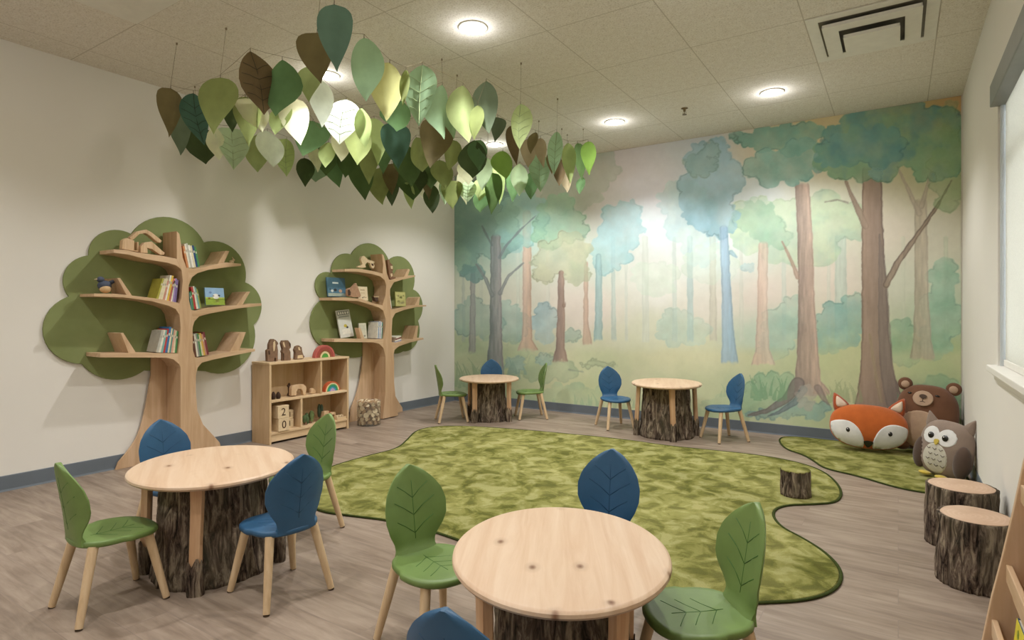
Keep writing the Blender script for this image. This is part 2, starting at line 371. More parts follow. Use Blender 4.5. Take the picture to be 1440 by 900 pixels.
# ------------------------------------------------------------------ mural on the back wall
def vnoise(x, y, seed):
    rs = np.random.RandomState(seed); G = rs.rand(256, 256)
    xi = np.floor(x).astype(int); yi = np.floor(y).astype(int); fx = x-xi; fy = y-yi
    fx = fx*fx*(3-2*fx); fy = fy*fy*(3-2*fy); xi &= 255; yi &= 255; x1 = (xi+1) & 255; y1 = (yi+1) & 255
    return (G[xi, yi]*(1-fx)+G[x1, yi]*fx)*(1-fy)+(G[xi, y1]*(1-fx)+G[x1, y1]*fx)*fy
def fbm(x, y, sc, seed, oc=4):
    t = 0; a = 1; s = 0
    for i in range(oc): t = t+a*vnoise(x/sc*2**i+13*i, y/sc*2**i+7*i, seed+i); s += a; a *= .5
    return t/s*2-1
def sst(a, b, x): t = np.clip((x-a)/(b-a), 0, 1); return t*t*(3-2*t)
def paint_mural(PX, PY):
    """PX, PY: design coordinates of each point of the wall (the mural's own drawing grid)"""
    C = np.zeros(PX.shape+(3,))
    ctl = [(640,250,'9fb09a'),(640,330,'93ad93'),(640,420,'b8bfa2'),(640,500,'a3b387'),(640,570,'9db184'),(700,300,'9cb8a6'),(760,330,'b5cab2'),
     (720,440,'cdcdb4'),(720,500,'b8c298'),(720,560,'b0bc8c'),(800,270,'b9b6a0'),(850,240,'c4b9a6'),(820,350,'c9d3b8'),(820,440,'e0d7c0'),(820,500,'ccd0a6'),
     (820,560,'bfc690'),(880,230,'ccc6bc'),(900,260,'dcdcd8'),(930,320,'d8e4da'),(930,400,'e2e4cf'),(930,470,'d4d9b6'),(930,520,'cdd2a4'),(930,570,'c2ca98'),
     (980,210,'c0c6bd'),(1000,260,'c6d8d6'),(1000,360,'d3e2d2'),(1000,430,'dfdcc4'),(1000,500,'cdd3a8'),(1000,560,'bccb94'),(1060,210,'c7be9c'),(1060,260,'cdd8cd'),
     (1060,330,'d5dfc4'),(1070,420,'ddd3bc'),(1070,470,'b9cdb0'),(1070,510,'c6cb9c'),(1070,560,'8fb083'),(1110,180,'c6b98c'),(1140,165,'c9b984'),(1170,320,'d2d8b6'),
     (1180,400,'dcd4ba'),(1180,500,'bfc58c'),(1180,560,'b6c08a'),(1250,320,'d6cfb2'),(1260,400,'cfd3b4'),(1250,510,'b9c386'),(1340,150,'c9a46a'),(1300,150,'b9a566'),(1320,200,'a9b480'),
     (1320,330,'cdccae'),(1320,440,'b6c8a4'),(1320,500,'a9bd80'),(1320,580,'93b07c'),(1200,590,'b1bd8e'),(1100,595,'b5c49a'),(1150,150,'c2b47e')]
    wsum = 0
    jx = PX+fbm(PX, PY, 60, 3)*22; jy = PY+fbm(PX, PY, 60, 9)*22
    for x, y, c in ctl:
        w = 1/(((jx-x)**2+((jy-y)*1.25)**2)+500)**1.7
        C += w[..., None]*np.array([int(c[i:i+2], 16)/255 for i in (0, 2, 4)]); wsum = wsum+w
    C /= wsum[..., None]
    def rgb(c): return np.array([int(c[i:i+2], 16)/255 for i in (0, 2, 4)])
    def lay(mask, c, c2=None, seed=1, sc=26):
        nonlocal C
        a = rgb(c)
        if c2 is not None:
            t = sst(-.35, .35, fbm(PX, PY, sc, seed+50))[..., None]; a = a*(1-t)+rgb(c2)*t
        C = C*(1-mask[..., None])+a*mask[..., None]
    def cluster(bl, c, c2=None, al=.8, amp=.2, sc=15, seed=1, edge=.06, dark=.80, soft=.035, fade=None, lobes=9):
        nonlocal C
        rs = np.random.RandomState(seed*7+1); B = []
        for cx, cy, rx, ry in bl:
            B.append((cx, cy, rx*.93, ry*.93))
            for q in range(lobes):
                t = 2*math.pi*(q+rs.uniform(-.35, .35))/lobes; f = rs.uniform(.26, .42)*min(rx, ry)**.5*4.6/4.0
                r_ = rs.uniform(.22, .36)*min(max(rx, ry), 2.2*min(rx, ry))
                B.append((cx+rx*.86*math.cos(t), cy+ry*.86*math.sin(t), r_*rs.uniform(.9, 1.25), r_*rs.uniform(.75, 1.0)))
        x0 = min(b[0]-b[2] for b in B)-14; x1 = max(b[0]+b[2] for b in B)+14
        i0, i1 = np.searchsorted(PX[:, 0], [x0, x1]); 
        if i1 <= i0+1: return
        px, py = PX[i0:i1], PY[i0:i1]
        wx = px+3.0*fbm(px, py, 10, seed+31, 3); wy = py+3.0*fbm(px, py, 10, seed+37, 3)
        d = None
        for cx, cy, rx, ry in B:
            q = np.sqrt(((wx-cx)/rx)**2+((wy-cy)/ry)**2); q = 1+(q-1)*min(rx, ry)/22.0
            d = q if d is None else np.minimum(d, q)
        d = d+amp*.35*fbm(px, py, sc, seed, 3)+.05*fbm(px, py, 4.5, seed+5, 2)
        m = 1-sst(1-soft, 1+soft, d)
        wash = fbm(px, py, 30, seed+9); bloom = fbm(px, py, 11, seed+14)
        a = np.clip(al*(.70+.30*sst(-.45, .45, wash)+.10*bloom), 0, 1)*m
        ca = rgb(c); cb = rgb(c2 or c)
        t = sst(-.32, .32, fbm(px, py, 24, seed+50))[..., None]; col = (ca*(1-t)+cb*t)*(1+.07*bloom[..., None])
        S_ = C[i0:i1]*(1-a[..., None])+col*a[..., None]
        e = np.exp(-((d-1+edge)/(edge*.55))**2)*m*sst(-.25, .3, fbm(px, py, 26, seed+2))
        C[i0:i1] = S_*(1-e*(1-dark)*al)[..., None]
    def trunk(pts, c, c2=None, al=.8, seed=1, wob=1.2, side=.12):
        best = np.full(PX.shape, 9e9); sgn = np.zeros(PX.shape)
        for (x0, y0, w0), (x1, y1, w1) in zip(pts[:-1], pts[1:]):
            dx, dy = x1-x0, y1-y0; L = dx*dx+dy*dy
            t = np.clip(((PX-x0)*dx+(PY-y0)*dy)/L, 0, 1)
            ex = PX-(x0+t*dx); ey = PY-(y0+t*dy); w = (w0+(w1-w0)*t)/2
            q = np.sqrt(ex**2+ey**2)-w
            k = q < best; best = np.where(k, q, best); sgn = np.where(k, (ex*(-1 if dx < 0 and abs(dx) > abs(dy) else 1))/np.maximum(w, 1), sgn)
        best = best+wob*fbm(PX, PY, 9, seed)
        m = 1-sst(-.7, .7, best)
        if pts[-1][1] > pts[0][1] and abs(pts[-1][0]-pts[0][0]) < 20: m = m*(1-sst(-3, 3, PY-pts[-1][1]+4*fbm(PX, PY, 5, seed+8)))
        if abs(pts[0][0]-pts[1][0]) < 8: m = m*sst(-3, 3, PY-pts[0][1]+4)
        streak = fbm(PX*3.2, PY*.35, 9, seed+4)
        a = rgb(c); b = rgb(c2 or c)
        t = np.clip(.5+.5*sgn+.25*streak, 0, 1)[..., None]
        nonlocal C
        col = (a*(1-t)+b*t)*(1+.10*streak[..., None])
        C = C*(1-(m*al)[..., None])+col*(m*al)[..., None]
        e = np.exp(-((best+1.1)/1.0)**2)*m
        C = C*(1-(e*side*al)[..., None])
    def tufts(x0, x1, y, h, c, n, seed, al=.55):
        rs = np.random.RandomState(seed)
        m = np.zeros(PX.shape)
        for i in range(n):
            bx = rs.uniform(x0, x1); by = y+rs.uniform(-5, 5); hh = h*rs.uniform(.5, 1); lean = rs.uniform(-.45, .45)
            t = np.clip((by-PY)/hh, 0, 1); cxx = bx+lean*hh*t*t
            inside = (PY < by) & (PY > by-hh)
            m = np.maximum(m, np.where(inside, 1-sst(.6, 1.3, np.abs(PX-cxx)/(2.4*(1-t)+.35)), 0))
        lay(m*al, c)
    # far haze of pale trunks
    for x, w, c, a in ((651,4,'9aa898',.5),(676,4,'b5bfa8',.4),(728,5,'c3cdb4',.5),(770,5,'cfd3ba',.5),(862,6,'b1c6b4',.6),(880,4,'c9d3bc',.5),(907,9,'ccd6be',.5),
                       (948,6,'bfd0bc',.5),(970,8,'acc8bc',.65),(1002,9,'c2c2a6',.6),(1042,5,'c9d0b6',.4),(1102,6,'bfd2bc',.4),(1182,16,'b3ccb4',.55),(1165,5,'cad3b8',.4),(1270,6,'c8cfae',.4),(1330,6,'b7c6a0',.4)):
        trunk([(x, 335, w), (x+1, 480, w*1.15)], c, al=a, seed=int(x), side=.05)
    # pale clouds of foliage
    cluster([(968,300,30,42),(950,280,24,24),(985,345,26,28)], 'b0d2c8', 'c2dbc8', .6, seed=11, dark=.95)
    cluster([(1000,370,36,26),(920,390,32,22)], 'c3d8b8', 'cfe0c4', .5, seed=12, dark=.96)
    cluster([(873,318,29,34),(860,350,26,30),(885,300,18,18),(850,372,14,16)], '8fc0b8', 'a3cbc4', .75, seed=13, dark=.88)
    cluster([(812,255,40,40),(840,235,30,26),(790,270,30,30)], '9aac8e', 'a9b79a', .55, seed=14, dark=.92)
    cluster([(1110,330,72,34),(1160,310,52,34),(1070,300,36,22)], '9cc09a', 'b5cf9f', .62, seed=15, dark=.86)
    cluster([(1065,305,30,22),(1085,330,26,18)], '86b48e', '98bf9a', .55, seed=16)
    # bushes
    cluster([(655,450,22,22),(680,452,26,20),(665,430,12,14)], '7fa08e', '93b09b', .7, seed=21)
    cluster([(722,456,20,24),(713,440,14,16)], '86aa98', '9cbda8', .75, seed=22)
    cluster([(765,455,16,26),(765,444,12,18)], '90b0ac', 'a3c0b8', .8, seed=23, amp=.14)
    cluster([(803,472,14,10)], '8fae96', 'a0bb9c', .6, seed=24)
    cluster([(960,465,36,18),(950,450,20,16)], 'accab2', 'bdd4ba', .6, seed=25, dark=.93)
    cluster([(1095,465,22,34),(1115,440,18,24),(1085,490,20,20)], '8fbaa2', 'a6c8ac', .6, seed=26)
    cluster([(1180,455,34,32),(1165,475,22,22),(1200,440,22,26)], '7fae9c', '96bd9d', .78, seed=27)
    cluster([(1325,430,20,66),(1316,470,18,34)], '7fae8c', '93bd9c', .72, seed=28, amp=.16)
    cluster([(1268,480,18,30),(1275,495,20,18)], '78a87f', '8fb78c', .65, seed=29)
    # meadow line and grasses
    yb = 487+5*fbm(PX, PY, 70, 31)
    m = sst(-3, 16, PY-yb)*.55
    lay(m, 'bcc78f', 'cfcf9c', seed=32, sc=60)
    cluster([(690,500,50,22),(660,540,34,30),(770,520,40,16)], '93ac80', 'a9bd90', .55, seed=33, dark=.93)
    cluster([(800,560,60,16),(700,575,60,18)], '8fb088', 'a8bf8e', .5, seed=34, dark=.93)
    cluster([(725,512,14,12),(765,505,12,8)], '86aaa0', '98b8a8', .6, seed=35)
    cluster([(1085,548,34,22),(1060,565,30,12)], '7faa7f', '94b88c', .65, seed=36)
    cluster([(1040,570,60,12),(960,585,60,10)], 'a9c08e', 'b5c897', .5, seed=37, dark=.96)
    cluster([(1320,560,34,30),(1290,585,30,16)], '80ae82', '97bd8c', .6, seed=38)
    cluster([(840,512,26,6)], 'a4b486', al=.6, seed=39)
    # mid trunks
    trunk([(665,368,7),(665,430,8),(664,495,10)], '84857c', '969a90', .75, 41)
    trunk([(741,300,12),(741,440,12),(741,478,16),(742,492,30)], 'c9b096', 'c09f80', .75, 42)
    trunk([(824,370,5),(824,450,7),(826,484,14)], 'c7ab8c', 'c0a184', .7, 43)
    trunk([(842,360,9),(842,440,10),(841,478,13)], '8fb4ac', '9dbfb2', .75, 44)
    trunk([(1073,345,14),(1072,440,15),(1072,492,20),(1073,512,34)], 'cdb297', 'd6c2a6', .72, 45)
    trunk([(1295,285,17),(1296,420,20),(1297,480,26),(1297,505,36)], 'a89f80', 'bcb193', .75, 46)
    trunk([(1293,300,9),(1275,262,5),(1262,235,3)], 'b5aa8e', al=.7, seed=47); trunk([(1296,290,8),(1304,262,5),(1311,238,3)], 'b5aa8e', al=.7, seed=48)
    # foliage left group
    cluster([(668,320,32,36),(690,300,36,34),(655,360,18,24),(700,335,30,28),(660,290,30,34)], '6f9482', '7fa58a', .85, seed=51)
    cluster([(735,300,34,32),(725,330,26,20),(752,325,18,16)], '8cbcae', '97c0a6', .75, seed=52)
    cluster([(665,384,16,10)], '62877c', al=.8, seed=53)
    trunk([(697,335,14),(697,410,16),(697,480,18),(696,520,26),(694,560,34)], '6e7a72', '94938a', .9, 54)
    trunk([(692,415,6),(683,392,5),(670,372,3)], '7f8a80', al=.85, seed=55); trunk([(703,412,6),(715,388,4),(736,370,2.5)], '8a9288', al=.8, seed=56)
    trunk([(702,362,5),(712,345,4),(733,322,3),(754,303,2)], '7d8a84', al=.75, seed=57); trunk([(692,345,4),(684,330,3),(678,318,2)], '6f8078', al=.7, seed=58)
    # tan-green tree
    cluster([(785,300,26,26),(800,320,24,22),(770,325,22,24)], '86b28e', '93bb92', .8, seed=61)
    cluster([(775,365,24,26),(800,355,28,28),(810,385,18,14),(765,385,16,14)], 'a9b48b', 'b7bb92', .82, seed=62)
    trunk([(789,384,8),(789,450,11),(788,490,13),(788,508,22)], '8e7a6a', 'a58d76', .88, 63)
    trunk([(793,430,5),(797,398,4)], '9b846f', al=.8, seed=64)
    trunk([(800,520,2),(820,523,2)], '93a184', al=.5, seed=65)
    # blue tree
    cluster([(1000,265,34,54),(990,225,26,24),(1010,305,24,30),(978,300,18,18),(1010,215,16,20)], '83b0b2', '93bdc0', .78, seed=71)
    cluster([(985,232,22,16),(1000,210,12,14)], '86aa9a', '98b59e', .55, seed=72)
    trunk([(1018,322,12),(1021,400,13),(1024,470,17),(1026,510,24)], '9dbcc6', '8dafbc', .75, 73)
    trunk([(1028,355,8),(1036,362,3)], '86b0b8', al=.6, seed=74)
    cluster([(1052,376,10,4)], 'a5c6bc', al=.6, seed=75)
    # brown tree
    cluster([(1128,575,42,12),(1085,582,36,7)], '74a096', '86ab9c', .7, seed=86, amp=.2)
    trunk([(1128,262,20),(1132,330,21),(1134,420,23),(1136,500,30),(1136,540,38),(1140,556,54)], '988774', 'bfa78e', .9, 81)
    trunk([(1122,390,6),(1112,365,5),(1100,340,3)], 'b3977d', al=.75, seed=82)
    trunk([(1122,540,20),(1105,562,12),(1078,578,7),(1052,584,3)], '7d766a', al=.8, seed=83)
    trunk([(1130,548,12),(1118,566,9),(1095,580,5),(1080,585,3)], '74827c', al=.8, seed=84)
    trunk([(1150,545,10),(1158,560,7),(1166,570,3)], '8f8375', al=.7, seed=85)
    cluster([(1133,558,12,16)], 'b3ad97', al=.6, seed=87, amp=.2)
    cluster([(1095,197,48,16),(1060,195,36,9),(1120,188,34,14)], '6f9f86', '83ac8a', .88, seed=88, amp=.25)
    cluster([(1100,236,48,20),(1125,222,34,24),(1075,238,28,12)], '6ea08c', '83b09a', .9, seed=89, amp=.25)
    trunk([(1160,222,3),(1153,238,3),(1148,246,3)], 'a9b6a8', al=.6, seed=90)
    # big tree
    trunk([(1226,240,27),(1227,320,30),(1229,400,35),(1231,470,39),(1233,520,46),(1235,548,58),(1237,580,78)], 'a08a70', '8b7a66', .95, 91, side=.25)
    trunk([(1237,330,3),(1241,390,12),(1243,450,17),(1246,510,19),(1254,560,20),(1262,580,20)], '7b7263', '867b6a', .62, 92)
    trunk([(1223,470,4),(1232,530,5),(1240,566,6)], 'a5966f', al=.6, seed=93)
    trunk([(1246,400,10),(1262,370,9),(1290,330,7),(1318,290,4.5),(1338,254,2.5)], '8b7c66', '9c8b70', .92, 94, side=.25)
    trunk([(1217,318,10),(1207,295,9),(1196,272,6),(1190,256,4)], '94836b', 'a08d73', .9, 95)
    trunk([(1192,285,3),(1178,281,2),(1160,284,1.5)], '8c8a72', al=.6, seed=96)
    cluster([(1235,200,66,44),(1185,215,38,34),(1290,190,50,44),(1330,200,26,46),(1245,165,50,22),(1310,225,36,26)], '5f8f80', '7aa377', .9, seed=97, amp=.28, sc=22)
    cluster([(1225,205,50,26),(1170,215,22,20)], '558a88', '679a8e', .6, seed=98)
    cluster([(1330,250,18,44),(1338,200,14,60)], '86a86c', '94b07a', .55, seed=99, amp=.3)
    cluster([(1232,245,10,8)], '86b0a0', al=.7, seed=100)
    # grass tufts
    tufts(1055, 1105, 560, 34, '6e9c6c', 26, 1); tufts(1160, 1212, 566, 30, '8a9c6a', 22, 2, .45); tufts(1262, 1345, 575, 34, '6fa070', 30, 3)
    tufts(640, 690, 545, 40, '7c9a70', 24, 4, .5); tufts(705, 740, 530, 26, '84a48a', 12, 5); tufts(800, 960, 578, 22, '8fae80', 40, 6, .45)
    tufts(1010, 1060, 556, 16, '9cb683', 14, 7, .4); tufts(640, 800, 580, 26, '86a878', 40, 8, .4)
    # paper grain and water blooms
    g = fbm(PX, PY, 90, 200)[..., None]*.035+fbm(PX, PY, 7, 201)[..., None]*.018
    return np.clip(C*(1+g), 0, 1)
nx, nz = 830, 450
xs = np.linspace(XL+.002, XR-.01, nx); zs = np.linspace(.104, ZC-.002, nz); Yp = YB-.004
XX, ZZ = np.meshgrid(xs, zs, indexing='ij')
DD = -_s*XX+_c*Yp; LL = _c*XX+_s*Yp
Cm = paint_mural(720+FPX*LL/DD, 437-FPX*(ZZ-EYE)/DD)*.93+.07*.80
lin = np.where(Cm <= .04045, Cm/12.92, ((Cm+.055)/1.055)**2.4)
MURAL_GAIN = 1.12
lin = np.clip(lin*MURAL_GAIN*np.array([1.0, .99, 1.15]), 0, 1)
me = bpy.data.meshes.new('forest_mural')
vv = np.stack([XX, np.full(XX.shape, Yp), ZZ], -1).reshape(-1, 3)
me.vertices.add(nx*nz); me.vertices.foreach_set('co', vv.ravel())
ii, jj = np.meshgrid(np.arange(nx-1), np.arange(nz-1), indexing='ij')
a = (ii*nz+jj).ravel(); quads = np.stack([a, a+nz, a+nz+1, a+1], -1)
nf = len(a); me.loops.add(nf*4); me.polygons.add(nf)
me.loops.foreach_set('vertex_index', quads.ravel()); me.polygons.foreach_set('loop_start', np.arange(0, nf*4, 4)); me.polygons.foreach_set('loop_total', np.full(nf, 4))
me.update(calc_edges=True)
at = me.color_attributes.new('Paint', 'FLOAT_COLOR', 'POINT')
at.data.foreach_set('color', np.concatenate([lin.reshape(-1, 3), np.ones((nx*nz, 1))], 1).ravel())
k = NM('watercolour_mural', .8, .2); an = k.n('ShaderNodeAttribute', attribute_name='Paint')
fine = k.noise(k.coord(), 38, 5, .7)
k.base(k.mix(.10, an.outputs['Color'], k.ramp(fine, [(.3, (.35, .35, .35, 1)), (.7, (.65, .65, .65, 1))]), 'OVERLAY'))
me.materials.append(k.m)
tag(link(bpy.data.objects.new('forest_mural', me)), 'watercolour forest mural with tall trees covering the whole back wall', 'mural')

# ------------------------------------------------------------------ ceiling fittings
def downlight(x, y, label, dim=1.0):
    t = thing('recessed_downlight', (x, y, ZC), label, 'ceiling light', 'recessed ceiling downlights')
    bm = bmesh.new(); lathe(bm, [(.094, -.0005), (.094, -.004), (.088, -.007), (.074, -.006), (.070, -.0035)], 40); bobj('trim_ring', bm, M['white'], t, True)
    bm = bmesh.new(); lathe(bm, [(.072, -.0062), (.070, -.0085), (.03, -.0105)], 32); bobj('lens', bm, M['lens'], t, True)
    ld = bpy.data.lights.new('lamp', 'SPOT'); ld.energy = SPOT_W*dim; ld.color = LAMP_RGB; ld.spot_size = math.radians(128); ld.spot_blend = .55; ld.shadow_soft_size = .03
    lo = bpy.data.objects.new('lamp', ld); lo.location = (0, 0, -.03); link(lo, t)
    ld = bpy.data.lights.new('ceiling_fill', 'POINT'); ld.energy = CEIL_FILL_W; ld.color = LAMP_RGB; ld.shadow_soft_size = .04  # added point light that brightens the ceiling and gives each lamp a halo
    lo = bpy.data.objects.new('ceiling_fill', ld); lo.location = (0, 0, -.075); link(lo, t)
M['lens'] = emit('lit_lens', 'fff1dc', GLOW)
LX, LY = (-3.65, -2.26, -.87), (5.24, 3.0, .72, -1.45)
names = {(0, 0): 'lit round ceiling light partly behind the right part of the leaf canopy', (1, 0): 'lit round ceiling light near the mural top, right of the leaf canopy',
         (2, 0): 'lit round ceiling light at the right, nearest the square air vent', (0, 1): 'lit round ceiling light glowing among the leaves left of centre', (1, 1): 'lit round ceiling light nearest, at the top edge of the view'}
CEIL_FILL_W = 1.4  # power of the added ceiling fill at each downlight
for j, ly in enumerate(LY):
    for i, lx in enumerate(LX):
        downlight(lx, ly, names.get((i, j), 'lit round ceiling light out of view, in %s, %s' % (('the row by the door', 'the row above the near tables')[j == 2] if j > 1 else 'the window-side row', ('left', 'middle', 'right')[i])), (1, 1, .62, .5)[j])
def air_vent(x0, y0, label, mats):
    """square cone diffuser filling one ceiling tile"""
    w, h = GSX, GSY; t = thing('air_vent', (x0+w/2, y0+h/2, ZC), label, 'air vent', 'square ceiling air vents')
    def ring(bm, a, za, b, zb):
        va = [bm.verts.new((sx*w/2*a, sy*h/2*a, za)) for sx, sy in ((-1, -1), (1, -1), (1, 1), (-1, 1))]; vb = [bm.verts.new((sx*w/2*b, sy*h/2*b, zb)) for sx, sy in ((-1, -1), (1, -1), (1, 1), (-1, 1))]
        for i in range(4): bm.faces.new((va[i], va[(i+1) % 4], vb[(i+1) % 4], vb[i]))
        return va, vb
    bm = bmesh.new(); ring(bm, .985, -.001, .985, -.007); ring(bm, .985, -.007, .80, -.007); ring(bm, .80, -.007, .80, -.0015)
    bobj('frame', bm, M['grille'], t)
    bm = bmesh.new(); _, v = ring(bm, .80, -.002, .79, -.0016); bm.faces.new(v); bobj('recess_shade_sheet', bm, plain('7d786c', .8, .02), t)  # flat sheet coloured darker for the shade in the recess; no hole
    for a, b, z, d in ((.745, .50, -.042, .020), (.43, .0, -.082, .016)):
        bm = bmesh.new(); q = .004
        if b:
            for (x0_, x1_, y0_, y1_) in ((-a, a, b, a), (-a, a, -a, -b), (-a, -b, -b, b), (b, a, -b, b)): box(bm, x0_*w/2, x1_*w/2, y0_*h/2, y1_*h/2, z, z+q)
        else: box(bm, -a*w/2, a*w/2, -a*h/2, a*h/2, z, z+q)
        for (x0_, x1_, y0_, y1_) in ((-a*w/2, -a*w/2+.003, -a*h/2, a*h/2), (a*w/2-.003, a*w/2, -a*h/2, a*h/2), (-a*w/2, a*w/2, -a*h/2, -a*h/2+.003), (-a*w/2, a*w/2, a*h/2-.003, a*h/2)): box(bm, x0_, x1_, y0_, y1_, z+q, z+q+.016)
        bobj('cone', bm, M['grille'], t)
    bm = bmesh.new()
    for sx in (-1, 1):
        tube(bm, [(sx*.10, 0, -.002), (sx*.10, 0, -.079)], .004, 6)
    bobj('hanger', bm, M['metal'], t)
air_vent(GX, GY-GSY, 'square ceiling air vent at the upper right near the window', None)
air_vent(GX-5*GSX-.001, GY-5*GSY, 'square ceiling air vent cut off by the top edge at the upper left', None)
t = thing('fire_sprinkler', (-1.59, 5.23, ZC), 'small brass fire sprinkler head hanging from the ceiling', 'sprinkler')
br = plain('7a6a52', .35, .05, metal=.7)
bm = bmesh.new(); lathe(bm, [(.03, -.001), (.03, -.004), (.012, -.008), (.011, -.026), (.008, -.03)], 20); bobj('body', bm, br, t, True)
bm = bmesh.new()
for s in (-1, 1): tube(bm, [(s*.008, 0, -.027), (s*.014, 0, -.04), (s*.004, 0, -.054)], .0022, 6)
tube(bm, [(0, 0, -.028), (0, 0, -.055)], .003, 6)
bobj('yoke', bm, br, t)
bm = bmesh.new(); lathe(bm, [(.02, -.055), (.021, -.058), (.006, -.060)], 12); bobj('deflector', bm, br, t)

# ------------------------------------------------------------------ rugs
def rug(name, pts, label, th=.012, it=3):
    P = smooth_poly([(min(q[0], XR-.03), min(q[1], YB-.03)) for q in (onz(x, y, 0) for x, y in pts)], it)
    cx = sum(p[0] for p in P)/len(P); cy = sum(p[1] for p in P)/len(P)
    t = thing(name, (cx, cy, 0), label, 'rug')
    def shrink(Q, d):
        n = len(Q); out = []
        ar = sum(Q[i][0]*Q[(i+1) % n][1]-Q[(i+1) % n][0]*Q[i][1] for i in range(n)); sg = 1 if ar > 0 else -1
        for i in range(n):
            a, b = Q[i-1], Q[(i+1) % n]; tx, ty = b[0]-a[0], b[1]-a[1]; L = math.hypot(tx, ty) or 1
            out.append((Q[i][0]-sg*ty/L*d, Q[i][1]+sg*tx/L*d))
        return out
    Pl = [(x-cx, y-cy) for x, y in P]
    bm = bmesh.new()
    R = [(0, .001), (.006, th*.8), (.02, th)]
    rings = [[bm.verts.new((x, y, z)) for x, y in shrink(Pl, d+.011)] for d, z in R]
    n = len(Pl)
    for i in range(2):
        for j in range(n): bm.faces.new((rings[i][j], rings[i][(j+1) % n], rings[i+1][(j+1) % n], rings[i+1][j]))
    f = bm.faces.new(rings[2]); bmesh.ops.triangulate(bm, faces=[f])
    bobj('pile', bm, M['rug'], t)
    bm = bmesh.new(); Q = shrink(Pl, .006)
    pts3 = [Vector((x, y, .006)) for x, y in Q]
    rings = []
    for i in range(n):
        a, b = pts3[i-1], pts3[(i+1) % n]; d = (b-a).normalized(); s = d.cross(Vector((0, 0, 1))).normalized()
        rings.append([bm.verts.new(pts3[i]+.0075*math.cos(q*math.pi/4)*s+Vector((0, 0, .0058*math.sin(q*math.pi/4)))) for q in range(8)])
    for i in range(n):
        for q in range(8): bm.faces.new((rings[i][q], rings[i][(q+1) % 8], rings[(i+1) % n][(q+1) % 8], rings[(i+1) % n][q]))
    bobj('edge_binding', bm, M['rug_edge'], t, True)
    return t
rug('play_rug', [(425,690),(440,668),(470,655),(520,641),(558,632),(572,619),(584,606),(612,600),(660,600),(720,604),(800,611),(880,619),(940,628),(1000,634),(1060,640),(1115,649),
     (1160,663),(1186,688),(1182,708),(1145,711),(1102,712),(1086,722),(1098,742),(1130,758),(1165,780),(1188,806),(1180,832),(1140,847),(1070,851),(1000,853),(920,850),(840,838),(760,812),(690,780),(620,752),(550,734),(500,728),(445,721),(428,705)],
     'large moss-green curvy rug in the middle of the wood floor')
rug('corner_rug', [(1092,617),(1112,614),(1170,618),(1230,622),(1300,628),(1352,636),(1388,668),(1400,700),(1382,708),(1318,697),(1262,688),(1205,670),(1158,660),(1142,648),(1128,640),(1102,632)],
    'small moss-green curvy rug under the animal cushions by the right wall')

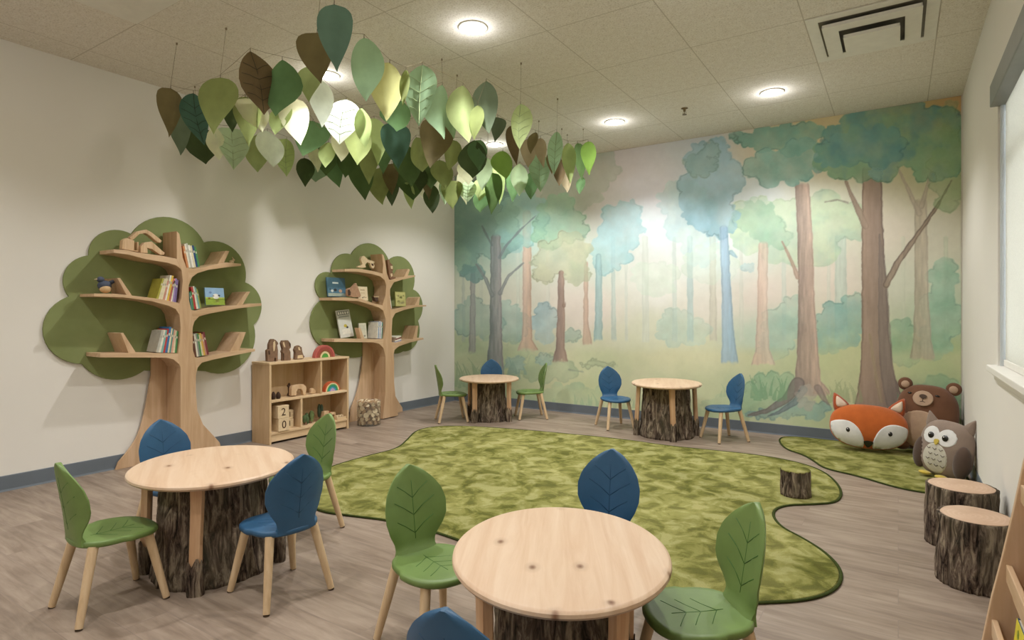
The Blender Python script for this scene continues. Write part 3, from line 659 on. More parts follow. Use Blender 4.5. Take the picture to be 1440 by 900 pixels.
# ------------------------------------------------------------------ chairs
def ylocal(z): return -.125-.16*max(0, z-.29)     # back leans backwards
def leaf_half(t):
    """half width of the chair back at height fraction t (0 seat .. 1 tip)"""
    ks = [(0, .088), (.08, .082), (.16, .088), (.28, .111), (.42, .128), (.57, .130), (.71, .117), (.83, .089), (.92, .056), (.97, .030), (1, .006)]
    for (a, u), (b, v) in zip(ks[:-1], ks[1:]):
        if t <= b: return u+(v-u)*(t-a)/(b-a)
    return .002
def chair(col):
    shell = M[col]; groove = M[col+'_groove']
    t = bpy.data.objects.new('leaf_chair', None); t.empty_display_size = .05; link(t)
    # seat : rounded plate, wider at the front, dished
    bm = bmesh.new(); N = 44; top = []; bot = []
    def rad(a):
        c, s = math.cos(a), math.sin(a)
        w = .152 if s > 0 else .140; d = .165 if s > 0 else .140
        p = 2.5
        return (abs(c/w)**p+abs(s/d)**p)**(-1/p)
    R = [0, .35, .65, .86, .96, 1.0]
    def dz(f, a): return .306-.010*(1-f**2)-(.012*max(0, math.sin(a))**2*f**3)
    rings = []
    for i, f in enumerate(R):
        if i == 0: rings.append([bm.verts.new((0, 0, dz(0, 0)))]); continue
        rings.append([bm.verts.new((f*rad(2*math.pi*k/N)*math.cos(2*math.pi*k/N), f*rad(2*math.pi*k/N)*math.sin(2*math.pi*k/N), dz(f, 2*math.pi*k/N)-(.006 if f == 1 else 0))) for k in range(N)])
    for z, f in ((.288, 1.0), (.281, .97), (.279, .7)):
        rings.append([bm.verts.new((f*rad(2*math.pi*k/N)*math.cos(2*math.pi*k/N), f*rad(2*math.pi*k/N)*math.sin(2*math.pi*k/N), z-(.012*max(0, math.sin(2*math.pi*k/N))**2*f**3))) for k in range(N)])
    for k in range(N): bm.faces.new((rings[0][0], rings[1][k], rings[1][(k+1) % N]))
    for i in range(1, len(rings)-1):
        for k in range(N): bm.faces.new((rings[i][k], rings[i+1][k], rings[i+1][(k+1) % N], rings[i][(k+1) % N]))
    bm.faces.new(list(reversed(rings[-1])))
    bobj('seat', bm, shell, t, True)
    # leaf back: curved plate
    bm = bmesh.new(); NZ, NX = 26, 10; Z0, Z1 = .288, .612
    def pt(i, j, side):
        f = i/NZ; z = Z0+(Z1-Z0)*f; h = leaf_half(f); u = -1+2*j/NX; x = h*u
        curve = .035*(x/.128)**2*min(1, f*3)          # wraps a little round the sitter
        y = ylocal(z)+curve; th = .010*(1-abs(u)**6*.75)
        fil = .020*max(0, 1-f*9)
        return Vector((x, y+(th if side > 0 else -th)+(fil if side > 0 else 0), z))
    F = [[bm.verts.new(pt(i, j, 1)) for j in range(NX+1)] for i in range(NZ+1)]
    B = [[bm.verts.new(pt(i, j, -1)) for j in range(NX+1)] for i in range(NZ+1)]
    for i in range(NZ):
        for j in range(NX):
            bm.faces.new((F[i][j], F[i][j+1], F[i+1][j+1], F[i+1][j])); bm.faces.new((B[i][j+1], B[i][j], B[i+1][j], B[i+1][j+1]))
        bm.faces.new((F[i][0], F[i+1][0], B[i+1][0], B[i][0])); bm.faces.new((F[i+1][NX], F[i][NX], B[i][NX], B[i+1][NX]))
    for j in range(NX):
        bm.faces.new((F[0][j+1], F[0][j], B[0][j], B[0][j+1])); bm.faces.new((F[NZ][j], F[NZ][j+1], B[NZ][j+1], B[NZ][j]))
    o = bobj('leaf_back', bm, shell, t); smooth_by_angle(o, 50)
    bm = bmesh.new()
    def surf(x, z, side, off):
        f = (z-Z0)/(Z1-Z0); h = leaf_half(f); u = x/h
        return Vector((x, ylocal(z)+.035*(x/.128)**2*min(1, f*3)+side*(.010*(1-abs(u)**6*.75)+off), z))
    for side in (1, -1):
        V = [[(0, .345), (0, .40), (0, .46), (0, .52), (0, .555)]]
        for z0, L, r in ((.365, .078, .055), (.43, .086, .06), (.492, .066, .052)):
            for sx in (-1, 1): V.append([(0, z0), (sx*L*.5, z0+r*.55), (sx*L, z0+r)])
        for v in V: tube(bm, [surf(x, z, side, -.0006) for x, z in v], .0016, 5)
    for sy in [1]:      # veins on the seat
        V = [[(0, -.07), (0, 0), (0, .09)]]
        for y0 in (-.05, .0, .045):
            for sx in (-1, 1): V.append([(0, y0), (sx*.04, y0+.028), (sx*.075, y0+.05)])
        for v in V:
            tube(bm, [Vector((x, y, dz(min(1, math.hypot(x, y)/rad(math.atan2(y, x) if (x or y) else 1.57)), math.atan2(y, x))-.0003)) for x, y in v], .0013, 5)
    bobj('leaf_veins', bm, groove, t, True)
    for sx in (-1, 1):
        for sy in (-1, 1):
            bm = bmesh.new()
            a = Vector((sx*.098, sy*.092+(.01 if sy > 0 else 0), .283)); b = Vector((sx*.145, sy*.155, .006))
            tube(bm, [a, a.lerp(b, .5), b], [.0185, .0165, .0135], 14)
            l = bobj('leg', bm, M['leg'], t); smooth_by_angle(l, 50)
            bm = bmesh.new(); tube(bm, [b+Vector((0, 0, -.0005)), Vector((b.x, b.y, .0))], [.0125, .0125], 12)
            bobj('foot_glide', bm, M['rubber'], l)
    return t
def copy_tree(o, parent=None):
    c = o.copy(); link(c, parent)
    if parent is not None: c.matrix_parent_inverse = o.matrix_parent_inverse
    for ch in [x for x in bpy.data.objects if x.parent == o]: copy_tree(ch, c)
    return c
protos = {}
def put_chair(col, x, y, fx, fy, z, label, s=1.0):
    if col not in protos: protos[col] = o = chair(col)
    else: o = copy_tree(protos[col])
    o.location = (x, y, z); o.rotation_euler = (0, 0, math.atan2(fy, fx)-math.pi/2); o.scale = (s, s, s)
    tag(o, label, 'chair', 'leaf-backed children\'s chairs')
    return o
RZ = .0125
put_chair('green', -2.71, 1.125, .05, 1, 0, 'green leaf-backed chair nearest the left edge, in front of the left oval table')
put_chair('blue', -2.215, 1.575, -1, .12, 0, 'blue leaf-backed chair at the right side of the left table, seen from behind')
put_chair('blue', -3.16, 1.62, 1, -.05, 0, 'blue leaf-backed chair between the left table and the large tree bookshelf')
put_chair('green', -2.73, 2.075, -.05, -1, 0, 'green leaf-backed chair behind the left table, in front of the cubby shelf')
put_chair('green', -1.40, 1.625, .96, -.28, 0, 'green leaf-backed chair at the left side of the nearest round table')
put_chair('blue', -.975, 2.11, .12, -.99, RZ, 'blue leaf-backed chair on the rug behind the nearest round table')
put_chair('green', -.49, 1.77, -.76, -.65, RZ, 'green leaf-backed chair at the right side of the nearest round table')
put_chair('blue', -.775, 1.075, -.15, .99, 0, 'blue leaf-backed chair at the bottom edge, only the top of its back in view')
put_chair('green', -4.08, 5.03, .67, .74, 0, 'green leaf-backed chair at the left side of the far left table by the wall corner')
put_chair('blue', -4.04, 5.72, .55, -.83, 0, 'blue leaf-backed chair mostly hidden behind the far left table')
put_chair('green', -3.45, 5.66, -.74, -.67, 0, 'green leaf-backed chair at the right side of the far left table')
put_chair('blue', -2.45, 5.68, .74, -.67, 0, 'blue leaf-backed chair at the left side of the far right table')
put_chair('blue', -1.355, 5.68, -.66, -.75, 0, 'blue leaf-backed chair at the right side of the far right table')

# ------------------------------------------------------------------ bark trunks and tables
def bark_mesh(rb, rt, z0, z1, seed, flare=0.0, na=150, nzz=26, amp=.05):
    bm = bmesh.new(); rings = []
    for j in range(nzz+1):
        f = j/nzz; z = z0+(z1-z0)*f; r0 = rb+(rt-rb)*f+flare*(1-f)**3
        ring = []
        for i in range(na):
            a = 2*math.pi*i/na; c, s = math.cos(a), math.sin(a)
            p = Vector((c*r0*26, s*r0*26, z*7+seed*9.7))
            n1 = mnoise.noise(p+Vector((mnoise.noise(p*.4)*1.4,)*3)); n2 = mnoise.noise(Vector((c*2.2, s*2.2, z*1.2+seed)))
            n3 = mnoise.noise(Vector((c*r0*70, s*r0*70, z*22+seed)))
            ridge = (1-abs(n1)*2.2)
            r = r0*(1+.045*n2)+amp*.22*ridge+.0022*n3
            ring.append(bm.verts.new((r*c, r*s, z)))
        rings.append(ring)
    for j in range(nzz):
        for i in range(na): bm.faces.new((rings[j][i], rings[j][(i+1) % na], rings[j+1][(i+1) % na], rings[j+1][i]))
    bm.faces.new(list(reversed(rings[0])))
    return bm, rings[-1]
def table(x, y, h, ea, eb, vdir, rb, rt, off, label, seed, z=0):
    """ea: semi axis across the view, eb: semi axis along vdir (radians)"""
    t = thing('tree_stump_table', (x, y, z), label, 'table', 'round tables on bark trunks', rz=vdir)
    bm = bmesh.new(); th = .026
    prof = [(.0, h-th), (.96, h-th), (.985, h-th+.004), (1, h-th*.55), (.995, h-.006), (.975, h-.0005), (.96, h), (.4, h)]
    rings = []
    for r, zz in prof[1:]:
        rings.append([bm.verts.new((r*eb*math.cos(2*math.pi*k/96), r*ea*math.sin(2*math.pi*k/96), zz)) for k in range(96)])
    for i in range(len(rings)-1):
        for k in range(96): bm.faces.new((rings[i][k], rings[i][(k+1) % 96], rings[i+1][(k+1) % 96], rings[i+1][k]))
    bm.faces.new(list(reversed(rings[0]))); bm.faces.new(rings[-1])
    o = bobj('tabletop', bm, M['top'], t); smooth_by_angle(o, 35)
    bm, ringt = bark_mesh(rb, rt, 0, h-th-.001, seed, flare=.018)
    bm.faces.new(ringt)
    bobj('trunk', bm, M['bark'], t, True)
    for q in range(4):
        a = math.radians(off+90*q)+math.pi    # angle from the side facing the room's door (camera side)
        ca, sa = math.cos(a), math.sin(a)
        rtop = min(ea, eb)*.80; rf = max(rb+.055, rtop*1.0)
        rtop = max(rtop, rt+.045)
        A = Vector((ca*rtop, sa*rtop*1.0, h-th-.002)); B = Vector((ca*rf, sa*rf, 0))
        ux = Vector((ca, sa, 0)); uy = Vector((-sa, ca, 0))
        bm = bmesh.new(); n = 9; rings = []
        for i in range(n+1):
            f = i/n; c = A.lerp(B, f); w = .029-.004*math.sin(f*3.1); d = .018
            c = c+uy*.003*math.sin(f*5+q+seed)
            rings.append([bm.verts.new(c+uy*w*u+ux*d*v) for u, v in ((-1, -.5), (-.8, 1), (0, 1.25), (.8, 1), (1, -.5), (.6, -1), (-.6, -1))])
        for i in range(n):
            for k in range(7): bm.faces.new((rings[i][k], rings[i][(k+1) % 7], rings[i+1][(k+1) % 7], rings[i+1][k]))
        bm.faces.new(rings[0]); bm.faces.new(list(reversed(rings[-1])))
        lg = bobj('leg', bm, M['peeled'], t); smooth_by_angle(lg, 40)
        # bark left on the lower part
        bm = bmesh.new(); rs = random.Random(seed*10+q); K = 22; rings = []
        tops = [.30+.06*rs.random()*(1 if k % 3 else -.6) for k in range(K)]
        for i in range(7):
            f = i/6; ring = []
            for k in range(K):
                ang = 2*math.pi*k/K; top = 1-tops[k]; ff = 1-(1-top)*f
                c = A.lerp(B, ff)+uy*.003*math.sin(ff*5+q+seed); w = .0335-.003*math.sin(ff*3.1)+.0016*math.sin(k*5.1+i)
                sx = math.copysign(abs(math.cos(ang))**.7, math.cos(ang)); sy = math.copysign(abs(math.sin(ang))**.7, math.sin(ang))
                ring.append(bm.verts.new(c+uy*w*sx+ux*(.0265+.0014*math.sin(k*3.3+i*2))*sy))
            rings.append(ring)
        for i in range(6):
            for k in range(K): bm.faces.new((rings[i][k], rings[i][(k+1) % K], rings[i+1][(k+1) % K], rings[i+1][k]))
        bm.faces.new(rings[0])
        bobj('bark_foot', bm, M['bark'], lg)
    return t
vd = lambda x, y: math.atan2(y, x)
table(-2.69, 1.555, .485, .352, .385, vd(-2.705, 1.552), .235, .215, -14, 'wooden table on a bark trunk at the left, in front of the large tree bookshelf', 1)
table(-.857, 1.578, .48, .325, .385, vd(-.857, 1.578), .20, .19, 36, 'nearest round wooden table on a bark trunk, at the bottom of the view', 2)
table(-3.79, 5.33, .46, .33, .36, vd(-3.79, 5.33), .19, .165, 54, 'small wooden table on a bark trunk in the far left corner of the mural wall', 3)
table(-1.874, 5.585, .51, .33, .38, vd(-1.874, 5.585), .235, .205, 12, 'wooden table on a bark trunk at the mural wall between two blue chairs', 4)

def stool(x, y, r, h, label, seed):
    t = thing('log_stool', (x, y, 0), label, 'stool', 'bark log stools')
    bm, top = bark_mesh(r*1.02, r*.97, 0, h-.004, seed, na=140, nzz=26, amp=.045); bm.faces.new(top)
    bobj('bark', bm, M['bark'], t, True)
    bm = bmesh.new(); N = 72
    def rr(a): return r*.95*(1+.045*mnoise.noise(Vector((math.cos(a)*2.2, math.sin(a)*2.2, (h-.004)*1.2+seed))))
    rings = [[bm.verts.new((f*rr(2*math.pi*k/N)*math.cos(2*math.pi*k/N), f*rr(2*math.pi*k/N)*math.sin(2*math.pi*k/N), z)) for k in range(N)] for f, z in ((.99, h-.012), (.985, h-.002), (.96, h), (.3, h))]
    for i in range(3):
        for k in range(N): bm.faces.new((rings[i][k], rings[i][(k+1) % N], rings[i+1][(k+1) % N], rings[i+1][k]))
    bm.faces.new(rings[-1]); bm.faces.new(list(reversed(rings[0])))
    o = bobj('sawn_top', bm, M['end'], t); smooth_by_angle(o, 40)
stool(.286, 3.30, .138, .30, 'bark-covered log stool nearest the wooden book rack', 11)
stool(.272, 3.80, .148, .305, 'bark-covered log stool behind the other one, nearer the owl cushion', 12)
# bark stump on the rug with a mossy top
sx_, sy_ = onz(1119, 703, 0)
t = thing('rug_stump', (sx_-.01, sy_+.07, .0128), 'short piece of bark trunk with mossy top standing on the large rug', 'stump')
bm, top = bark_mesh(.086, .082, 0, .165, 21, na=110, nzz=18, amp=.03); bm.faces.new(top); bobj('bark', bm, M['bark'], t, True)
bm = bmesh.new(); lathe(bm, [(.086, .158), (.088, .164), (.082, .169), (.04, .172)], 40); bobj('moss_top', bm, M['rug'], t, True)

# ------------------------------------------------------------------ tree bookshelves
def arc3(a, m, b, n=14):
    ax, ay = a; bx, by = m; cx, cy = b
    d = 2*(ax*(by-cy)+bx*(cy-ay)+cx*(ay-by))
    ux = ((ax*ax+ay*ay)*(by-cy)+(bx*bx+by*by)*(cy-ay)+(cx*cx+cy*cy)*(ay-by))/d
    uy = ((ax*ax+ay*ay)*(cx-bx)+(bx*bx+by*by)*(ax-cx)+(cx*cx+cy*cy)*(bx-ax))/d
    r = math.hypot(ax-ux, ay-uy); t0 = math.atan2(ay-uy, ax-ux); t1 = math.atan2(by-uy, bx-ux); t2 = math.atan2(cy-uy, cx-ux)
    def span(s, e, sg):
        d = (e-s)*sg % (2*math.pi); return d
    sg = 1 if span(t0, t1, 1) < span(t0, t2, 1) else -1
    tot = span(t0, t2, sg)
    return [(ux+r*math.cos(t0+sg*tot*i/n), uy+r*math.sin(t0+sg*tot*i/n)) for i in range(n)]
def tree_shelf(XF, crown, trunk, flare, shelves, dividers, base_y, label, name='tree_bookshelf', shallow=None):
    XB = XL+.022
    t = thing(name, (XL+.001, base_y, 0), label, 'bookshelf', 'tree-shaped bookshelves')
    inv = Matrix.Translation(-t.location)
    def part(n, bm, mat, sm=None):
        o = bobj(n, bm, mat, t); o.data.transform(inv)
        if sm: smooth_by_angle(o, sm)
        return o
    pts = []
    for a, m, b in crown: pts += arc3(onx(*a, XL+.02), onx(*m, XL+.02), onx(*b, XL+.02))
    bm = bmesh.new(); prism(bm, pts, XL+.001, XL+.020, yzx, .003); part('felt_crown', bm, M['felt'])
    bm = bmesh.new(); prism(bm, [onx(x, y, XF) if not w else onx(x, y, XF) for x, y, w in [(p[0], p[1], 0) for p in trunk]], XL+.0365, XF, yzx, .003)
    part('trunk', bm, M['ply'])
    bm = bmesh.new(); prism(bm, flare, XL+.0205, XL+.036, yzx, .003); part('back_panel', bm, M['ply'])
    for s in shelves:
        bm = bmesh.new(); prism(bm, [onx(x, y, XF-.001) for x, y in s], XL+.0215, XF-.001, yzx, .002); part('shelf', bm, M['ply_h'])
    for i, s in enumerate(dividers):
        bm = bmesh.new(); prism(bm, [onx(x, y, XF-.012) for x, y in s], XL+.0215 if shallow != i else XF-.075, XF-.012, yzx, .002); part('divider', bm, M['ply'])
    return t
XF1, XF2 = -4.72, -4.75
cr = [((97,417),(90,387),(125,359)),((125,359),(147,326),(185,329)),((185,329),(235,305),(287,341)),((287,341),(325,347),(345,397)),((345,397),(368,428),(357,457)),
      ((357,457),(352,499),(290,522)),((290,522),(262,519),(236,512)),((236,512),(220,520),(203,521)),((203,521),(163,534),(116,512)),((116,512),(62,475),(97,417))]
tr = [(248.5,325),(252.5,329),(255,345),(257,362),(262.7,377),(266,386),(265.5,407),(266,423),(269.5,437),(272,452),(271,463),(271.5,492),(274.7,503),(276,517),(275.3,547),(277.6,577),(285.8,597),(298,610),(309,622),(314,641.2),
      (254,648.5),(254,600),(254,517),(251,507),(250.5,497),(253,480),(254,460),(252.5,443),(251,430),(255,420),(257,395),(255.5,380),(248.5,366)]
def bottomz(P, X): return [(y, max(z, 0)) for y, z in P]
Wl = lambda x, y: onx(x, y, XL+.02)
fl1 = [Wl(213,515),Wl(208,545),Wl(203,575),Wl(194,610),Wl(180,632),Wl(168,646),Wl(163,652)]
fl1 = smooth_poly(fl1, 2, False); y0 = fl1[-1][0]
ya_ = Wl(262, 500)[0]
fl1 = fl1+[(y0-.02, 0.0), (Wl(296, 600)[0], 0.0), (Wl(280, 600)[0], .12), (ya_+.01, .30), (ya_, .60), (ya_, .90), (fl1[0][0], .90)]
sh = [
 # left shelves
 [(160,350.5),(178,351.5),(192.8,355),(229.5,360),(248.5,364),(256.5,374),(256.8,384),(254,378),(247,373),(235.6,369.5),(205,364.5),(180.6,358),(160,355.5)],
 [(132,412.8),(160,413),(189,416),(226.7,420.7),(251.5,426),(256,440),(255,456),(252,442),(247,434.5),(237,430),(213,423.5),(173,418.2),(132,417)],
 [(141,497),(189,496.2),(251.5,497),(256,508),(256,522),(252,512),(244,505.5),(234,503),(141,502.7)],
 # right shelves
 [(262,376.5),(272,378),(286.7,376),(306.7,371),(318.7,369),(339,371),(339,373.8),(320,375.8),(293,379.5),(278,384),(270,390),(265.2,402)],
 [(268,435.5),(274.7,437),(296,432.7),(322.7,430),(368,426.5),(367.5,430),(333,434),(296,440.7),(280,445),(273.5,452),(270.5,462)],
 [(271,502),(280,503),(296,500.7),(322.7,494.8),(358.7,490.5),(358.7,494),(328,500),(301,505.5),(284,510),(278,517),(275,530)],
]
dv = [[(165,391),(169,391),(186,416),(178,415)],[(170,468.7),(173.5,468),(192,497),(181,497)],
      [(317,352.7),(322.7,353),(314.7,370.5),(305,373)],[(346.7,410.5),(352,410),(341,429),(332,430)],[(337,468.7),(346,467),(336,493.5),(322.7,496)]]
b1 = tree_shelf(XF1, cr, tr, fl1, sh, dv, 2.5, 'large tree-shaped plywood bookshelf with green felt crown, nearest on the left wall')
cr2 = [((454,421),(444,397),(466,384)) ,((466,384),(472,364),(494,358)),((494,358),(520,342),(547,366)),((547,366),(574,367),(581,407)),((581,407),(594,425),(588,451)),((588,451),(588,478),(567,494)),
       ((567,494),(553,497),(545,493)),((545,493),(533,495),(522,496)),((522,496),(494,503),(462,490)),((462,490),(437,462),(454,421))]
tr2 = [(537,357),(539.5,359),(542,368),(543.6,382.7),(547.5,394),(549,402),(548.5,408),(549.5,434),(552,447),(551,463),(551,481),(553,492),(554.4,509),(554.4,538),(556.6,561),(560,584.2),(538.5,589.2),(542,552),(542,501.7),(539,486),(539.5,476),(542,460),(542.7,443),(538,429),(542,415),(543,401),(538,385),(539,372)]
fl2 = [Wl(510,490),Wl(508,515),Wl(505,535),Wl(500,555),Wl(494,570),Wl(491,578)]
fl2 = smooth_poly(fl2, 2, False); y0 = fl2[-1][0]; ya_ = Wl(548, 500)[0]
fl2 = fl2+[(y0-.02, 0.0), (Wl(565, 580)[0], 0), (Wl(564.5, 580)[0], .05), (Wl(559, 580)[0], .13), (ya_+.02, .28), (ya_, .5), (ya_, .9), (fl2[0][0], .90)]
sh2 = [
 [(485,378.3),(494,377.8),(509,378.3),(527,381.7),(538,384.5),(543.5,396),(543.6,404),(541,394),(534.5,388.6),(521.6,385),(503,382.2),(485,381.8)],
 [(467,418.4),(485,418.2),(508.8,420.5),(525,426.3),(538,429.3),(543,442),(542.7,450),(539,437),(533,432.5),(524,429.5),(503,423.2),(467,422.2)],
 [(470,476.4),(500,476.4),(532.6,477),(540,476.6),(543,488),(542,498),(539,489),(533,483.3),(525,481.5),(470,480.9)],
 [(546,393.5),(551,393.8),(563.8,390),(584,387),(584,389),(565.6,393.4),(554,397),(548.4,407)],
 [(549,435),(552,435.6),(569,432),(585.8,428.7),(599.5,429),(599.5,430.9),(585.8,431.8),(569,435.8),(556,440.5),(551,450)],
 [(551,481),(558,481.8),(573,478),(595,475),(596,477.2),(576.6,481.6),(561,487),(555,492),(553,502)],
]
dv2 = [[(504,461),(507,461),(513,477.5),(508,477.5)],[(574,378),(576.5,379),(573,389.5),(567,391)],[(588.5,418.5),(591,417.5),(589,429.5),(583,430)],[(586,458),(588.5,458),(586,477),(580,478.5)]]
b2 = tree_shelf(XF2, cr2, tr2, fl2, sh2, dv2, 4.7, 'smaller tree-shaped plywood bookshelf with green felt crown, by the wall corner', shallow=0)

# ------------------------------------------------------------------ book rack at the right edge
RX, RY = .30, 2.25
t = thing('book_rack', (RX, 1.75, 0), 'light wooden slanted book display rack at the right edge, nearest the view', 'book rack')
def rp(n, bm, mat, ang=None):
    o = bobj(n, bm, mat, t); o.data.transform(Matrix.Translation(-t.location))
    return o
side = [(.18, 0), (.192, .10), (.212, .214), (.233, .348), (.255, .459), (.282, .611), (.306, .76), (.320, .825), (.345, .858), (.38, .866), (XR-.014, .866), (XR-.014, 0)]
for y in (RY, 1.23):
    bm = bmesh.new(); prism(bm, side, y, y+.022, lambda u, v, w: Vector((u, w, v)), .003); rp('side_panel', bm, M['ply'])
for z0, xo in ((.19, .232), (.36, .265), (.60, .298)):
    bm = bmesh.new(); box(bm, xo, xo+.015, 1.252, RY, z0+.042, z0+.094, bev=.003); rp('ledge_lip', bm, M['ply_h'])
    bm = bmesh.new(); box(bm, xo+.015, min(xo+.11, XR-.03), 1.252, RY, z0-.005, z0+.008); rp('ledge', bm, M['ply_h'])
bm = bmesh.new(); box(bm, XR-.030, XR-.014, 1.252, RY, .02, .84); rp('back_board', bm, M['ply'])

def cover_art(parent, w, h, items, x=.0008):
    """small printed shapes on a cover: (kind, u, v, size..., colour) in fractions of the cover"""
    for it in items:
        bm = bmesh.new()
        if it[0] == 'rect': _, u0, v0, u1, v1, c = it; box(bm, 0, x, (u0-.5)*w, (u1-.5)*w, v0*h, v1*h); nm = 'printed_panel'
        else:
            _, u, v, r, c = it; prism(bm, [((u-.5)*w+r*w*math.cos(a*math.pi/8), v*h+r*w*.8*math.sin(a*math.pi/8)) for a in range(16)], 0, x, yzx); nm = 'printed_shape'
        bobj(nm, bm, plain(c, .5, .05, 40), parent)
def display_book(loc, w, h, th, col, label, lean=.2, rz=0, art=(), roll=0, cat='book', group=None):
    """book standing front cover out; local +x is the cover side"""
    t = thing('picture_book', loc, label, cat, group, rot=(roll, -lean, rz))
    bm = bmesh.new(); box(bm, -.002, 0, -w/2, w/2, 0, h); box(bm, -th, -th+.002, -w/2, w/2, 0, h); box(bm, -th, 0, -w/2, -w/2+.002, 0, h)
    bobj('cover', bm, plain(col, .45, .04, 20), t)
    bm = bmesh.new(); box(bm, -th+.002, -.002, -w/2+.002, w/2-.003, .002, h-.003); bobj('pages', bm, M['paper'], t)
    cover_art(t, w, h, art)
    return t
M['paper'] = plain('ddd5c2', .8, .03, 90)
tb = display_book((.262, 2.03, .2035), .22, .144, .012, '3a5a72', 'picture book with yellow and green cover standing in the wooden book rack', .10, math.pi,
     [('rect', 0, .45, 1, 1, 'd8c93c'), ('circ', .3, .55, .10, '6c9a3c'), ('circ', .6, .62, .12, '7fae46'), ('circ', .85, .5, .09, 'e6dc6a'), ('rect', .1, .1, .3, .45, '3b3a38'), ('rect', .4, .05, .75, .4, 'd8c93c'), ('circ', .2, .8, .07, '8ab04a'), ('circ', .55, .85, .06, '5f8a3a')])

# ------------------------------------------------------------------ books on the tree shelves
CN = {'a9a548': 'olive-yellow', 'd9cfae': 'cream', 'd7b24c': 'yellow', 'b6695c': 'rose-red', 'c58f7c': 'salmon', 'e1dccb': 'white', '7b6a96': 'purple', '9a86b4': 'lilac', 'b9b7ab': 'pale grey',
      '5f8f86': 'teal', 'b8433f': 'red', '3f6fa0': 'blue', '7fb0a8': 'mint', 'd8a48e': 'pink', '4d8a54': 'green', '2f4a74': 'navy blue', 'c98a5c': 'orange-brown', '6f4a3a': 'brown', '7c3b40': 'maroon',
      '8a8f88': 'grey', '9aa35a': 'moss-green', '8e97b8': 'periwinkle', '5d7fae': 'mid blue', 'e8e4d8': 'off-white', 'a4485a': 'crimson'}
def book(y, z, xf, th, h, dp, col, ang, side, label, group):
    """pivot at the lowest corner; side=+1 leans towards +y"""
    t = thing('book', (xf, y, z), label, 'book', group, rot=(-ang*side, 0, 0))
    s = -side
    ya, yb = (0, s*th) if s > 0 else (s*th, 0)
    c = plain(col, .5, .05, 30)
    bm = bmesh.new(); e = .0016
    box(bm, -dp, 0, ya, ya+e, 0, h); box(bm, -dp, 0, yb-e, yb, 0, h); box(bm, -e, 0, ya+e, yb-e, 0, h)
    bobj('cover', bm, c, t)
    bm = bmesh.new(); box(bm, -dp+.003, -e, ya+e, yb-e, .002, h-.003); bobj('pages', bm, M['paper'], t)
    bm = bmesh.new(); box(bm, 0, .0006, ya+th*.22, yb-th*.22, h*.66, h*.76); bobj('spine_label', bm, plain('d5cdb6' if col not in ('e1dccb', 'd9cfae', 'e8e4d8', 'b9b7ab', 'd7b24c') else 'a9a595', .5, .03), t)
    return t
ORD = ['first', 'second', 'third', 'fourth', 'fifth', 'sixth', 'seventh', 'eighth', 'ninth', 'tenth', 'eleventh']
def row(shelf, X, a, b, side, books, where, group):
    """a, b: sight-line px of shelf surface at the start (trunk end) and far end; books listed from the trunk outwards"""
    (ya, za), (yb, zb) = onx(*a, X), onx(*b, X)
    y = ya; n = len(books)
    for i, (th, h, col, ang) in enumerate(books):
        z = za+(zb-za)*(y-ya)/(yb-ya)
        slope = max(0, (zb-za)/(yb-ya)*(-side))
        w = th/math.cos(ang)
        zn = za+(zb-za)*((y-side*w)-ya)/(yb-ya)
        book(y, max(z, zn)+.0012, X+.0-.022, th-.0008, h, .15, col, ang, side,
             '%s book, %s from the trunk, %s' % (CN[col], ORD[i], where), group)
        y -= side*w
    return y
A = .20
bk = lambda s: [(float(p[0]), float(p[1]), p[2], float(p[3]) if len(p) > 3 else A) for p in (q.split(',') for q in s.split())]
X1, X2 = XF1-.001, XF2-.001
row(0, X1, (249.8,425.6), (206,418.2), 1, bk('.016,.175,7b6a96,.10 .014,.185,9a86b4,.12 .012,.165,e1dccb,.15 .015,.18,b6695c .015,.20,d7b24c .013,.20,e1dccb .016,.155,c58f7c,.22 .016,.17,d9cfae,.24 .015,.165,d9cfae,.26 .014,.165,a9a548,.28'),
    'large tree middle-left shelf', 'books left of the trunk on the large tree\'s middle shelf')
row(0, X1, (250.5,496.8), (196,495.8), 1, bk('.015,.17,4d8a54,.08 .014,.175,d9cfae,.10 .015,.18,d8a48e,.12 .013,.185,5f8f86,.14 .013,.19,d9cfae,.15 .018,.20,3f6fa0,.16 .015,.185,b8433f,.18 .016,.175,7fb0a8,.20 .016,.175,e1dccb,.22 .018,.17,b9b7ab,.24'),
    'large tree bottom-left shelf', 'books left of the trunk on the large tree\'s bottom shelf')
row(0, X1, (265,377.2), (289,375.2), -1, bk('.016,.175,c98a5c,.20 .014,.19,e1dccb,.20 .013,.195,b9b7ab,.20 .014,.18,e8e4d8,.20 .015,.175,d9cfae,.20 .016,.175,2f4a74,.20 .014,.165,4d8a54,.20'),
    'large tree top-right shelf', 'books right of the trunk on the large tree\'s top shelf')
row(0, X1, (271,436.6), (291,433), -1, bk('.013,.14,5f8f86,.12 .012,.15,4d8a54,.14 .018,.18,b8433f,.16 .015,.185,e1dccb,.18 .014,.175,7fb0a8,.20 .012,.16,9aa35a,.22'),
    'large tree middle-right shelf', 'books right of the trunk on the large tree\'s middle shelf')
row(0, X1, (276,503), (303,498), -1, bk('.017,.17,6f4a3a,.14 .014,.185,e1dccb,.14 .014,.19,8a8f88,.15 .014,.185,4d8a54,.16 .014,.175,d9cfae,.18 .014,.185,d7b24c,.20 .014,.175,c58f7c,.20 .016,.19,7c3b40,.20'),
    'large tree bottom-right shelf', 'books right of the trunk on the large tree\'s bottom shelf')
row(0, X2, (539.5,476.4), (526,476.2), 1, bk('.014,.18,5f8f86,.05 .013,.185,e8e4d8,.05 .014,.19,8e97b8,.06 .012,.19,e1dccb,.06 .013,.185,5d7fae,.07 .012,.18,e8e4d8,.08'),
    'small tree bottom-left shelf', 'books left of the trunk on the small tree\'s bottom shelf')
